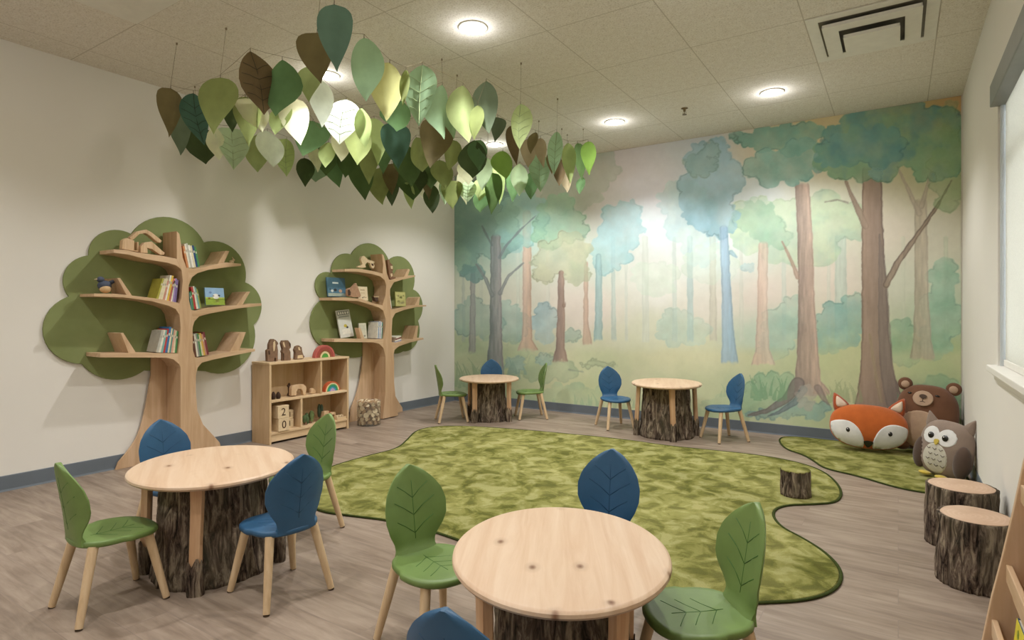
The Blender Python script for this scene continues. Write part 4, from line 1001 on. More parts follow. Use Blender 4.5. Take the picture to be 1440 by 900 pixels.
row(0, X2, (550.5,435), (558,433.2), -1, bk('.018,.14,a4485a,.16 .012,.155,e1dccb,.18'),
    'small tree middle-right shelf', 'books right of the trunk on the small tree\'s middle shelf')
def at_shelf(px, py, X): y, z = onx(px, py, X); return y, z
y, z = onx(308, 430.8, X1)
display_book((X1-.05, y, z+.012), .165, .145, .014, '8fb0cf', 'square picture book with blue sky and a cow in a meadow on its cover', .16, 0,
     [('rect', 0, 0, 1, .36, '8fa63e'), ('rect', 0, .30, 1, .45, 'b2c35a'), ('circ', .55, .50, .17, 'e9e6de'), ('circ', .72, .55, .06, '4a4a52'), ('circ', .42, .52, .05, '4a4a52'), ('circ', .2, .38, .06, 'a8633c'), ('circ', .6, .25, .11, 'e3dc8a'), ('circ', .28, .72, .07, '6d86b0')])
y, z = onx(486, 418, X2)
display_book((X2-.125, y, z+.008), .24, .20, .012, '4f7488', 'large picture book with blue cover and small animals, on the small tree', .14, 0,
     [('rect', .3, .68, .62, .76, 'dfe9e6'), ('rect', .02, .02, .98, .18, '9aa79a'), ('circ', .25, .3, .07, 'c9cfc8'), ('circ', .42, .35, .08, '2e3438'), ('circ', .15, .38, .05, '33505e'), ('circ', .7, .3, .09, 'b89a80')])
y, z = onx(516.5, 424, X2)
display_book((X2-.06, y, z+.012), .135, .15, .03, 'd8c7a6', 'small cream board book with brown animals printed low on its cover', .10, 0,
     [('rect', .25, .72, .7, .78, 'a08a68'), ('circ', .45, .2, .07, '7a6a52'), ('circ', .6, .24, .06, '7a6a52'), ('circ', .78, .22, .05, '5e4c3a'), ('rect', .25, .52, .7, .56, 'b59f7c')])
y, z = onx(498, 476, X2)
bk3 = display_book((X2-.10, y, z+.012), .18, .29, .012, 'c9c8bd', 'tall pale magazine-style book tilted behind a wooden divider', .16, 0,
     [('rect', .06, .82, .94, .96, '6d7068'), ('rect', .12, .74, .9, .78, '8d9088'), ('circ', .5, .42, .12, 'b9a63c'), ('rect', .2, .12, .8, .3, 'dad6c8'), ('circ', .62, .36, .08, '3c3a34')], roll=.10)
bm = bmesh.new()
for i, (u0, u1) in enumerate(((.10, .22), (.27, .38), (.43, .54), (.60, .72), (.78, .90))):
    box(bm, .0009, .0015, (u0-.5)*.18, (u1-.5)*.18, .29*.845, .29*.935)
bobj('title_lettering', bm, plain('dcdacf', .5, .02), bk3)
y, z = onx(519.3, 476.5, X2)
display_book((X2-.085, y, z+.003), .10, .165, .016, 'cfcbb6', 'pale cream picture book with a small round picture, beside the blue spines', .12, 0, [('circ', .68, .16, .13, '8d8a78'), ('circ', .68, .16, .08, 'b9b49c'), ('rect', .1, .5, .9, .9, 'c2c0ac')])
y, z = onx(568, 432.6, X2)
display_book((X2-.045, y, z+.014), .17, .17, .014, '9a9a5a', 'square picture book with a green woodland animal cover', .10, 0,
     [('rect', .04, .04, .96, .96, 'bdb878'), ('circ', .3, .3, .14, '6d7a3e'), ('circ', .55, .6, .13, '7e8f4c'), ('circ', .7, .28, .15, 'dccfae'), ('circ', .3, .72, .10, 'd8cf9c'), ('circ', .8, .75, .08, '5c6b38'), ('circ', .48, .2, .07, 'e6dcc0')])
# stack of books lying on the small tree's lowest right shelf
y, z = onx(562.5, 482.4, X2)
for i, (c, w) in enumerate((('8e97b8', .11), ('e8e4d8', .105), ('7c3b40', .10), ('e1dccb', .095))):
    t = thing('book', (X2-.03, y+.004*i, z+.010+i*.0165), '%s book lying in the flat stack on the small tree, %s from the bottom' % (CN[c], ORD[i]), 'book', 'books lying flat on the small tree', rot=(.16, 0, .05*i))
    bm = bmesh.new(); box(bm, -.14, 0, -w/2, w/2, 0, .0015); box(bm, -.14, 0, -w/2, w/2, .0135, .015); box(bm, -.0015, 0, -w/2, w/2, .0015, .0135); bobj('cover', bm, plain(c, .5, .04, 30), t)
    bm = bmesh.new(); box(bm, -.138, -.0015, -w/2+.002, w/2-.002, .0015, .0135); bobj('pages', bm, M['paper'], t)

# ------------------------------------------------------------------ wooden toys
def cut_toy(name, outline, X, th, mat, label, cat, zrest=None, lean=0, insets=(), bev=.003, f=None, group=None):
    """figure sawn from a board: outline traced on the plane x = X"""
    P = [onx(x, y, X) for x, y in outline]
    zmin = min(p[1] for p in P); yc = sum(p[0] for p in P)/len(P)
    z0 = (zmin if zrest is None else zrest)+.0006
    t = thing(name, (X, yc, z0), label, cat, group, rot=(0, lean, 0))
    bm = bmesh.new(); prism(bm, [(a-yc, b-zmin) for a, b in P], -th/2, th/2, yzx, bev); o = bobj('body', bm, mat, t)
    for nm, io, m in insets:
        Q = [onx(x, y, X) for x, y in io]
        bm = bmesh.new(); prism(bm, [(a-yc, b-zmin) for a, b in Q], th/2, th/2+.002, yzx); bobj(nm, bm, m, t)
    return t
def zm(sc, ox, oy, pts): return [(ox+x/sc, oy+y/sc) for x, y in pts]
dk = plain('4a3526', .7, .08, 60); md = plain('7c614c', .7, .10, 40, name='weathered_wood_toy'); pale = plain('d4bd98', .6, .05, 30)
# large tree, top left shelf
Z8 = lambda *p: zm(8.18, 150, 310, p)
def shelf_z(px, py, X): return onx(px, py, X)[1]
cut_toy('toy_house', Z8((170,230),(215,205),(300,235),(300,345),(335,350),(335,250),(350,250),(355,368),(160,330)), X1-.07, .05, M['toy'], 'notched pale wooden block toy at the left of the large tree\'s top shelf', 'toy')
cut_toy('wooden_ramp', Z8((375,300),(420,255),(500,245),(650,375),(640,398),(600,398),(500,330),(450,320),(455,380),(375,375)), X1-.05, .05, M['toy'], 'pale wooden wedge ramp toy on the large tree\'s top shelf', 'toy')
arcp = [(0,0)]
t = cut_toy('wooden_arch', Z8((250,200),(330,130),(440,108),(500,140),(620,238),(600,262),(560,250),(480,180),(430,150),(360,160),(300,215),(270,232)), X1-.10, .05, M['toy'], 'curved pale wooden arch balanced on the block toys of the large tree', 'toy', bev=.004)
# bird with pine body on the middle left shelf
y, z = onx(147, 412.6, X1-.08)
t = thing('toy_bird', (X1-.08, y, z+.001), 'dark blue-grey toy bird with a tan breast on the large tree\'s middle shelf', 'toy')
def blob(bm, c, r, seg=16): 
    g = bmesh.ops.create_uvsphere(bm, u_segments=seg, v_segments=seg//2+2, radius=1)
    for v in g['verts']: v.co = Vector((c[0]+v.co.x*r[0], c[1]+v.co.y*r[1], c[2]+v.co.z*r[2]))
bm = bmesh.new(); blob(bm, (0, 0, .055), (.035, .045, .038)); blob(bm, (0, -.025, .098), (.022, .024, .022)); bobj('body', bm, plain('454c5c', .7, .1, 30), t, True)
bm = bmesh.new(); blob(bm, (.012, .0, .030), (.032, .036, .030)); bobj('breast', bm, plain('c9a87c', .7, .06, 30), t, True)
bm = bmesh.new(); tube(bm, [(0, -.045, .1), (0, -.066, .097)], [.006, .001], 8); bobj('beak', bm, pale, t)
bm = bmesh.new(); tube(bm, [(-.01, .03, .07), (-.015, .075, .095)], [.018, .010], 8); bobj('tail', bm, plain('454c5c', .7, .1, 30), t, True)
y, z = onx(325, 371.4, X1-.06)
t = thing('toy_rabbit', (X1-.06, y+.004, z+.003), 'tiny pale wooden rabbit outside the divider on the large tree\'s top right shelf', 'toy')
bm = bmesh.new(); blob(bm, (0, 0, .016), (.014, .022, .016)); blob(bm, (0, .018, .034), (.010, .012, .011)); bobj('body', bm, pale, t, True)
bm = bmesh.new(); tube(bm, [(.004, .016, .04), (.004, .006, .058)], [.004, .002], 6); tube(bm, [(-.004, .016, .04), (-.004, .006, .058)], [.004, .002], 6); bobj('ears', bm, pale, t)
# small tree toys
T10 = lambda *p: zm(10, 500, 350, p)
cut_toy('toy_dinosaur', T10((20,262),(30,240),(60,238),(85,215),(60,150),(75,110),(110,100),(160,150),(230,170),(265,190),(240,200),(255,240),(245,275),(215,275),(205,240),(190,205),(150,190),(125,225),(135,262),(80,268)), X2-.07, .03, pale,
        'pale wooden long-necked dinosaur on the small tree\'s top shelf', 'toy', insets=[('painted_patch', T10((205,205),(235,210),(240,240),(215,238)), dk)])
cut_toy('stacking_animals', T10((432,160),(460,150),(470,190),(505,225),(515,300),(500,320),(520,350),(515,400),(550,400),(552,414),(500,432),(470,420),(455,350),(450,290),(440,230)), X2-.05, .035, M['toy_dark'],
        'dark brown stacked animal balancing toy right of the small tree\'s trunk', 'toy', insets=[('pale_spot', T10((475,240),(505,240),(505,285),(480,280)), pale), ('pale_spot', T10((475,350),(500,345),(505,385),(485,395)), pale)])
cut_toy('toy_cart', T10((240,672),(310,672),(300,690),(305,730),(285,745),(262,735),(250,700)), X2-.05, .04, dk, 'tiny dark brown wooden cart beside the cream board book', 'toy', insets=[('pale_rim', T10((240,672),(310,672),(306,680),(244,680)), pale)])
cut_toy('toy_hedgehog', zm(18, 465, 380, [(410,650),(400,500),(430,460),(520,440),(620,330),(645,380),(690,500),(740,640),(720,680),(560,690)]), X2-.04, .035, plain('a88468', .8, .08, 40),
        'tan wooden hedgehog leaning in front of the blue picture book', 'toy', insets=[('face', zm(18, 465, 380, [(410,640),(405,500),(440,480),(480,560),(470,640)]), dk)])

# ------------------------------------------------------------------ cubby shelf
CX0, CX1 = XL+.018, -4.69
yL, _ = onx(379, 560, CX1); yR, _ = onx(490.5, 560, CX1); CH = .735
t = thing('cubby_shelf', ((CX0+CX1)/2, (yL+yR)/2, 0), 'low light wooden cubby shelf against the left wall between the two tree bookshelves', 'shelf')
def cp(n, x0, x1, y0, y1, z0, z1, mat, bev=.002):
    bm = bmesh.new(); box(bm, x0, x1, y0, y1, z0, z1, bev=bev); o = bobj(n, bm, mat, t); o.data.transform(Matrix.Translation(-t.location)); return o
T = .020
cp('side_panel', CX0, CX1, yL, yL+T, 0, CH-T, M['cub']); cp('side_panel', CX0, CX1, yR-T, yR, 0, CH-T, M['cub'])
cp('top_board', CX0, CX1+.004, yL-.004, yR+.004, CH-T, CH, M['cub_h'], .004)
cp('back_board', CX0, CX0+.008, yL+T, yR-T, .06, CH-T, M['cub'])
zb = .105; zm_ = .395
cp('bottom_board', CX0+.008, CX1-.002, yL+T, yR-T, zb-T, zb, M['cub_h']); cp('middle_shelf', CX0+.008, CX1-.002, yL+T, yR-T, zm_-T, zm_, M['cub_h'])
cp('toe_board', CX1-.03, CX1-.012, yL+T, yR-T, .02, zb-T, M['cub_h'])
yd1 = onx(452, 530, CX1-.002)[0]; yd2 = onx(424.3, 590, CX1-.002)[0]
cp('divider', CX0+.008, CX1-.003, yd1-T/2, yd1+T/2, zm_, CH-T, M['cub']); cp('divider', CX0+.008, CX1-.003, yd2-T/2, yd2+T/2, zb, zm_-T, M['cub'])
zb += .0006
# figures on top
F2 = lambda *p: zm(13.09, 370, 470, p)
cut_toy('carved_fox', F2((62,500),(55,300),(90,275),(95,190),(125,110),(150,90),(165,110),(185,90),(190,115),(210,105),(250,150),(262,185),(240,200),(255,300),(250,495),(225,500),(215,440),(190,440),(185,500)), -4.80, .035, md,
        'tallest carved brown wooden animal pair standing on top of the cubby shelf', 'wooden figure', CH, insets=[('pale_chest', F2((165,150),(195,120),(205,190),(190,300),(170,320),(160,230)), pale), ('dark_tail', F2((70,310),(95,300),(110,370),(80,380)), dk)])
cut_toy('carved_owl', F2((345,490),(345,350),(332,330),(350,280),(322,170),(345,120),(440,115),(490,180),(492,250),(462,280),(485,330),(490,480)), -4.80, .035, md,
        'square-headed carved brown wooden owl in the middle of the cubby shelf top', 'wooden figure', CH, insets=[('pale_face', F2((345,150),(365,150),(385,240),(370,245),(345,190)), pale), ('dark_wing', F2((455,140),(485,185),(485,240),(465,230)), dk), ('dark_wing', F2((345,350),(365,360),(365,480),(347,480)), dk)])
cut_toy('carved_squirrel', F2((572,465),(578,340),(565,290),(590,225),(640,205),(690,240),(705,330),(725,385),(745,410),(720,450),(690,460)), -4.80, .035, md,
        'smallest carved brown wooden squirrel with cream belly on the cubby shelf top', 'wooden figure', CH, insets=[('pale_belly', F2((615,390),(700,380),(715,440),(610,450)), pale), ('pale_face', F2((620,240),(650,240),(665,300),(630,290)), pale)])
def rainbow(yc, z, X, R, cols, label, th=.045):
    t = thing('rainbow_stacker', (X, yc, z+.0006), label, 'toy rainbow')
    n = len(cols); r = R; step = R*.85/n
    for i, c in enumerate(cols):
        ri = r-step+.0012 if i < n-1 else 0.0
        bm = bmesh.new(); K = 20
        out = [(r*math.cos(math.pi*k/K), r*math.sin(math.pi*k/K)) for k in range(K+1)]
        poly = out+([(ri*math.cos(math.pi*(K-k)/K), ri*math.sin(math.pi*(K-k)/K)) for k in range(K+1)] if ri > 0 else [])
        prism(bm, poly, -th/2, th/2, yzx, .0015 if ri > 0 else 0)
        bobj('arch', bm, plain(c, .55, .05, 20), t); r -= step
    return t
ya = onx(441, 500, -4.80)[0]; yb = onx(469, 500, -4.80)[0]
rainbow((ya+yb)/2, CH, -4.80, (yb-ya)/2, ['b05a52', '9c4a42', '8f5238', 'd8c79a', '4f9440'], 'toy rainbow in reds with a green core, on top of the cubby shelf')
ya = onx(453.5, 545, -4.77)[0]; yb = onx(475, 545, -4.77)[0]
rainbow((ya+yb)/2+.012, zm_, -4.77, (yb-ya)/2, ['c2603a', 'dccba0', '4f9e62', '2f8a7c', '4a92b4', 'b49ac0'], 'multicoloured toy rainbow inside the upper right cubby')
# middle shelf animals
G3 = lambda *p: zm(10, 375, 525, p)
for (pts, lab, m) in (([(62,335),(62,260),(85,235),(110,250),(122,290),(125,335)], 'left one of two dark brown pine cones in the upper left cubby', dk), ([(130,320),(132,270),(155,232),(180,260),(192,300),(190,322)], 'right one of two dark brown pine cones in the upper left cubby', dk)):
    P = [onx(x, y, -4.75) for x, y in G3(*pts)]; yc = sum(p[0] for p in P)/len(P); hh = max(p[1] for p in P)-min(p[1] for p in P); ww = max(p[0] for p in P)-min(p[0] for p in P)
    t = thing('pine_cone', (-4.75, yc, zm_+.0006), lab, 'pine cone', 'pine cones in the cubby shelf')
    bm = bmesh.new(); N = 9
    for i in range(N):
        f = i/N; r = ww*.5*math.sin(math.pi*(.25+.75*f))**.8+.002; z0_ = hh*f
        K = 10; ring = []
        lathe(bm, [(max(.003, r*.55), z0_), (r, z0_+hh/N*.35), (r*.8, z0_+hh/N*.9), (.002, z0_+hh/N*1.2)], K)
    bobj('scales', bm, m, t)
cut_toy('toy_antelope', G3((290,300),(310,250),(305,180),(290,160),(318,120),(325,150),(318,200),(325,290),(318,305)), -4.80, .025, dk, 'thin dark wooden antelope standing in the upper left cubby', 'toy', zm_)
cut_toy('toy_elephant', G3((330,300),(332,200),(345,165),(420,145),(500,140),(535,165),(542,200),(530,290),(498,290),(490,235),(470,205),(420,205),(405,240),(400,292)), -4.75, .04, M['toy'], 'pale wooden arch-shaped elephant in the upper left cubby', 'toy', zm_)
cut_toy('toy_snail', G3((595,265),(612,255),(612,205),(635,190),(665,205),(680,240),(665,268)), -4.75, .03, M['toy'], 'small pale wooden snail at the right end of the upper left cubby', 'toy', zm_)
# number blocks
def num_block(y, z, x, s, ch, label, rz=0):
    t = thing('number_block', (x, y, z), label, 'toy block', 'number blocks in the lower left cubby', rz=rz)
    bm = bmesh.new(); box(bm, -s/2, s/2, -s/2, s/2, 0, s, bev=.004); bobj('cube', bm, pale, t)
    cu = bpy.data.curves.new('numeral', 'FONT'); cu.body = ch; cu.size = s*.85; cu.extrude = .0008; cu.align_x = 'CENTER'; cu.align_y = 'CENTER'
    tmp = bpy.data.objects.new('numeral_tmp', cu); COL.objects.link(tmp); bpy.context.view_layer.update()
    me = bpy.data.meshes.new_from_object(tmp.evaluated_get(bpy.context.evaluated_depsgraph_get())); bpy.data.objects.remove(tmp)
    me.materials.clear(); me.materials.append(dk)
    o = bpy.data.objects.new('numeral', me); link(o, t); o.location = (s/2+.001, 0, s*.48); o.rotation_euler = (math.pi/2, 0, math.pi/2)
    return t
s = onx(402, 590, -4.74)[0]-onx(386.5, 590, -4.74)[0]
y0 = onx(394, 590, -4.74)[0]
num_block(y0, zb, -4.74, s, '0', 'lower pale wooden block with the numeral 0'); num_block(y0-.006, zb+s+.0005, -4.74, s, '2', 'upper pale wooden block with the numeral 2')
y1 = y0+s*.5+s*.36+.016
num_block(y1, zb, -4.80, s*.72, '1', 'lower pale wooden block with the numeral 1, behind the 0 block'); num_block(y1-.002, zb+s*.72+.0005, -4.80, s*.72, '1', 'upper pale wooden block with the numeral 1, behind the 2 block', .1)
# lower right cubby
gd = plain('4a5c38', .8, .12, 30)
def lump(name, px, py, X, r, mat, label, cat='toy', n=5, seed=1):
    y = onx(px, py, X)[0]; t = thing(name, (X, y, zb), label, cat); rs = random.Random(seed); bm = bmesh.new()
    for i in range(n): blob(bm, (rs.uniform(-.4, .4)*r[0], rs.uniform(-.6, .6)*r[1], r[2]*rs.uniform(.45, 1.0)), (r[0]*.55, r[1]*.5, r[2]*.45), 10)
    bobj('leaves', bm, mat, t)
    bm = bmesh.new(); tube(bm, [(0, 0, 0), (0, 0, r[2])], [r[0]*.45, r[0]*.2], 8); bobj('trunk', bm, md, t)
lump('toy_tree', 430, 590, -4.76, (.035, .04, .085), gd, 'dark green round toy tree at the left of the lower right cubby', seed=1)
lump('toy_bush', 437, 590, -4.79, (.03, .04, .10), plain('6a7a4a', .8, .1, 30), 'paler green toy bush behind the round toy tree', seed=3)
lump('toy_pine', 450, 590, -4.80, (.03, .035, .12), plain('3c4a34', .8, .1, 30), 'dark toy pine behind the green leaf chair\'s tip in the lower right cubby', seed=5)
def blk(name, px, X, w, d, h, mat, label, z=zb, hole=False):
    y = onx(px, 590, X)[0]; t = thing(name, (X, y, z), label, 'toy block', 'blocks in the lower right cubby')
    bm = bmesh.new()
    if hole:
        box(bm, -d/2, d/2, -w/2, -w/2+w*.2, 0, h); box(bm, -d/2, d/2, w/2-w*.2, w/2, 0, h); box(bm, -d/2, d/2, -w/2+w*.2, w/2-w*.2, h*.72, h)
    else: box(bm, -d/2, d/2, -w/2, w/2, 0, h, bev=.003)
    bobj('block', bm, mat, t)
blk('tunnel_block', 457, -4.76, .055, .05, .10, M['toy'], 'tall pale tunnel block in the lower right cubby', hole=True)
blk('toy_block', 461.5, -4.80, .03, .04, .085, plain('a0563c', .6, .06), 'red-brown toy block behind the tunnel block in the lower right cubby')
blk('arch_block', 466.5, -4.76, .05, .05, .075, M['toy'], 'pale arch block beside the red-brown block in the lower right cubby', hole=True)
y = onx(479.5, 590, -4.75)[0]-.022
t = thing('wooden_tray', (-4.75, y, zb), 'pale low wooden tray of cubes at the right of the lower right cubby', 'tray')
bm = bmesh.new(); box(bm, -.05, .05, -.070, .046, 0, .008); box(bm, .044, .05, -.070, .046, .008, .024); box(bm, -.05, -.044, -.070, .046, .008, .024); box(bm, -.044, .044, .040, .046, .008, .024); box(bm, -.044, .044, -.070, -.064, .008, .024)
bobj('base', bm, M['cub_h'], t)
for i, (dx, dy, c) in enumerate(((.015, -.045, 'first'), (.015, -.012, 'second'), (.01, .022, 'third'))):
    t = thing('wooden_cube', (-4.75+dx, y+dy, zb+.0085), 'small pale cube in the wooden tray, %s from the left' % c, 'toy block', 'cubes in the wooden tray', rz=.2*i)
    bm = bmesh.new(); box(bm, -.014, .014, -.014, .014, 0, .030, bev=.003); bobj('cube', bm, pale, t)

# ------------------------------------------------------------------ basket of cut branch slices
t = thing('clear_bin', (-4.665, 4.375, 0), 'round clear bin full of cut branch pieces at the foot of the smaller tree bookshelf', 'bin')
k = NM('clear_plastic', .12); tp = k.n('ShaderNodeBsdfTransparent'); tp.inputs[0].default_value = (.97, .97, .95, 1); mx = k.n('ShaderNodeMixShader'); mx.inputs[0].default_value = .12
k.b.inputs['Base Color'].default_value = (.8, .8, .76, 1); k.l(tp.outputs[0], mx.inputs[1]); k.l(k.b.outputs[0], mx.inputs[2]); k.l(mx.outputs[0], k.N['Material Output'].inputs[0])
BR_, BH = .124, .25
bm = bmesh.new(); K = 40
rr_ = [(BR_-.006, .003), (BR_, .003), (BR_, BH), (BR_+.004, BH+.004), (BR_-.003, BH), (BR_-.003, .007), (.001, .007)]
lathe(bm, [(.001, 0.0)]+[(BR_-.006, 0.0)]+rr_[1:], K); bobj('tub', bm, k.m, t, True)
bo = t.location
rs = random.Random(4)
m_end = plain('dcc9a8', .7, .06, 50, name='cut_branch_end'); m_brk = plain('9c7f5c', .9, .15, 60, name='thin_branch_bark')
def chip_mesh(r, L):
    bm = bmesh.new(); K = 12
    a = [bm.verts.new((r*math.cos(2*math.pi*i/K), r*math.sin(2*math.pi*i/K), -L/2)) for i in range(K)]; b = [bm.verts.new((v.co.x, v.co.y, L/2)) for v in a]
    bm.faces.new(list(reversed(a))).material_index = 0; bm.faces.new(b).material_index = 0
    for i in range(K): bm.faces.new((a[i], a[(i+1) % K], b[(i+1) % K], b[i])).material_index = 1
    return bm
chips = []
for i, (r, L) in enumerate(((.024, .040), (.019, .055), (.028, .030), (.016, .060))):
    me = bpy.data.meshes.new('branch_slice'); bm = chip_mesh(r, L); bm.to_mesh(me); bm.free(); me.materials.append(m_end); me.materials.append(m_brk if i != 3 else m_end); chips.append((me, r))
cnt = 0
for lay in range(6):
    for ring, n in ((.094, 10), (.045, 5), (0, 1)):
        for q in range(n):
            a = 2*math.pi*(q+.5*(lay % 2))/n+.1*lay; me, r = chips[rs.randrange(4)]
            rad = min(ring, BR_-.004-.032); 
            o = bpy.data.objects.new('branch_slice', me); link(o)
            o.location = (bo.x+rad*math.cos(a), bo.y+rad*math.sin(a), .034+lay*.0395+rs.uniform(-.003, .003))
            f = rs.random()
            if f < .65: o.rotation_euler = (0, math.pi/2+rs.uniform(-.3, .3), a+rs.uniform(-.5, .5))
            else: o.rotation_euler = (rs.uniform(-.5, .5), rs.uniform(-.5, .5), 0)
            tag(o, 'pale cut branch slice in the clear bin by the smaller tree bookshelf', 'wood slice', 'branch slices in the clear bin')

# ------------------------------------------------------------------ animal cushions
def sup(a, w, hu, hd, p=2.4):
    c, s = math.cos(a), math.sin(a); h = hu if s > 0 else hd
    return (abs(c/w)**p+abs(s/h)**p)**(-1/p)
class Cushion:
    """stuffed cushion: outline R(angle) in its local x-z plane, front towards -y"""
    def __init__(s, R, T, p=2.2): s.R, s.T, s.p = R, T, p
    def h(s, x, z):
        r = math.hypot(x, z); a = math.atan2(z, x); f = min(1, r/s.R(a)); return s.T*(1-f**s.p)**.55
    def body(s, N=64, seed=0):
        bm = bmesh.new(); fr = [0, .15, .3, .45, .6, .72, .82, .9, .95, .985, 1.0]; rings = {}
        for side in (-1, 1):
            for i, f in enumerate(fr):
                if i == 0: rings[(side, 0)] = [bm.verts.new((0, side*s.T, 0))]; continue
                if f == 1.0 and side == 1: rings[(1, i)] = rings[(-1, i)]; continue
                L = []
                for k in range(N):
                    a = 2*math.pi*k/N; r = f*s.R(a); x, z = r*math.cos(a), r*math.sin(a)
                    wr = .004*mnoise.noise(Vector((x*16, z*16, seed)))*(f > .3)+.005*f**3*math.sin(a*31+seed)*(1-f)*6
                    L.append(bm.verts.new((x, side*(s.T*(1-f**s.p)**.55+(wr if f < 1 else 0)), z)))
                rings[(side, i)] = L
            for k in range(N): bm.faces.new((rings[(side, 0)][0], rings[(side, 1)][k], rings[(side, 1)][(k+1) % N]))
            for i in range(1, len(fr)-1):
                A, B = rings[(side, i)], rings[(side, i+1)]
                for k in range(N): bm.faces.new((A[k], A[(k+1) % N], B[(k+1) % N], B[k]))
        return bm
    def patch(s, cx, cz, Rf, off=.004, N=44, clip=.975):
        bm = bmesh.new(); fr = [0, .12, .24, .36, .48, .6, .7, .8, .88, .95, 1.0]; rg = []
        for i, f in enumerate(fr):
            L = []
            for k in range(1 if i == 0 else N):
                a = 2*math.pi*k/N; r = f*Rf(a); x, z = cx+r*math.cos(a), cz+r*math.sin(a)
                q = math.hypot(x, z); lim = clip*s.R(math.atan2(z, x))
                if q > lim: x, z = x*lim/q, z*lim/q
                L.append(bm.verts.new((x, -(s.h(x, z)+(off if f < 1 else -.003)), z)))
            rg.append(L)
        for k in range(N): bm.faces.new((rg[0][0], rg[1][k], rg[1][(k+1) % N]))
        for i in range(1, len(fr)-1):
            for k in range(N): bm.faces.new((rg[i][k], rg[i][(k+1) % N], rg[i+1][(k+1) % N], rg[i+1][k]))
        return bm
    def line(s, pts, r=.002, off=.005):
        bm = bmesh.new()
        for P in pts: tube(bm, [Vector((x, -(s.h(x, z)+off), z)) for x, z in P], r, 5)
        return bm
def star(cx, cz, pts):
    """radius function of a polygon that is star shaped about cx, cz"""
    P = smooth_poly(pts, 2)
    def R(a):
        dx, dz = math.cos(a), math.sin(a); best = .001
        for i in range(len(P)):
            (x0, z0), (x1, z1) = P[i], P[(i+1) % len(P)]; x0 -= cx; x1 -= cx; z0 -= cz; z1 -= cz
            ex, ez = x1-x0, z1-z0; det = dx*(-ez)+dz*ex
            if abs(det) < 1e-9: continue
            tt = (x0*(-ez)+z0*ex)/det; u = (dx*z0-dz*x0)/det
            if tt > 0 and -1e-6 <= u <= 1+1e-6: best = max(best, tt)
        return best
    return R
def ell(rx, rz): return lambda a: 1/math.sqrt((math.cos(a)/rx)**2+(math.sin(a)/rz)**2)
def ear(tri, th, c):
    bm = bmesh.new(); P = smooth_poly(tri, 2); cx = sum(p[0] for p in P)/len(P); cz = sum(p[1] for p in P)/len(P)
    rg = []
    for side in (-1, 1):
        L0 = bm.verts.new((cx, side*th, cz)); L1 = [bm.verts.new((cx+(x-cx)*.7, side*th*.75, cz+(z-cz)*.7)) for x, z in P]
        if side == -1: edge = [bm.verts.new((x, 0, z)) for x, z in P]
        n = len(P)
        for k in range(n): bm.faces.new((L0, L1[k], L1[(k+1) % n])); bm.faces.new((L1[k], edge[k], edge[(k+1) % n], L1[(k+1) % n]))
    return bm
def cushion_thing(name, x, y, z, rz, tilt, roll, label):
    t = thing(name, (x, y, z), label, 'cushion', 'animal cushions')
    t.rotation_mode = 'XYZ'; t.rotation_euler = (tilt, roll, rz); return t
white = plush('dcdad6', 'white_plush'); orange = plush('b9602c', 'orange_plush'); brown = plush('6e4c38', 'brown_plush'); tan = plush('b79a82', 'tan_plush'); blk_ = plain('161412', .25, .0, spec=.6, name='black_eye')
pinkish = plush('e0c9b4', 'cream_plush'); taupe = plush('8f7d70', 'taupe_plush'); dkb = plush('54443a', 'dark_brown_plush'); cream = plush('c9c4b4', 'pale_cream_plush'); yel = plush('cbb24e', 'yellow_felt'); orange2 = plush('a8502a', 'dark_orange_plush')
# fox
fo = Cushion(lambda a: sup(a, .288, .185, .185, 2.5), .105)
fz = .215
t = cushion_thing('fox_cushion', -.215, 5.85, fz, math.radians(6), math.radians(-14), math.radians(2), 'orange fox face cushion with white cheeks leaning on the mural wall')
bobj('body', fo.body(seed=3), orange, t, True)
for s in (-1, 1):
    bobj('ear', ear([(s*.262, .085), (s*.272, .262), (s*.245, .268), (s*.12, .165), (s*.15, .10)], .022, 0), orange2, t, True)
    bm = ear([(s*.243, .135), (s*.246, .235), (s*.232, .238), (s*.155, .175), (s*.165, .15)], .010, 0)
    for v in bm.verts: v.co.y -= .019
    bobj('inner_ear', bm, pinkish, t, True)
    ch = [(s*.022, -.150), (s*.045, -.075), (s*.085, -.01), (s*.14, .028), (s*.21, .035), (s*.30, .01), (s*.34, -.08), (s*.30, -.18), (s*.18, -.24), (s*.05, -.22)]
    bobj('cheek', fo.patch(s*.17, -.08, star(s*.17, -.08, ch), off=.009), white, t, True)
    ex, ez = s*.150, -.048
    bm = bmesh.new(); blob(bm, (ex, -(fo.h(ex, ez)+.006), ez), (.017, .009, .020)); bobj('eye', bm, blk_, t, True)
    bm = bmesh.new(); blob(bm, (ex-.005, -(fo.h(ex, ez)+.014), ez+.007), (.004, .003, .004), 8); bobj('eye_glint', bm, white, t, True)
bobj('nose', fo.patch(0, -.150, star(0, -.150, [(-.042, -.132), (-.02, -.122), (.02, -.122), (.042, -.132), (.012, -.176), (-.012, -.176)]), off=.012, N=24), blk_, t, True)
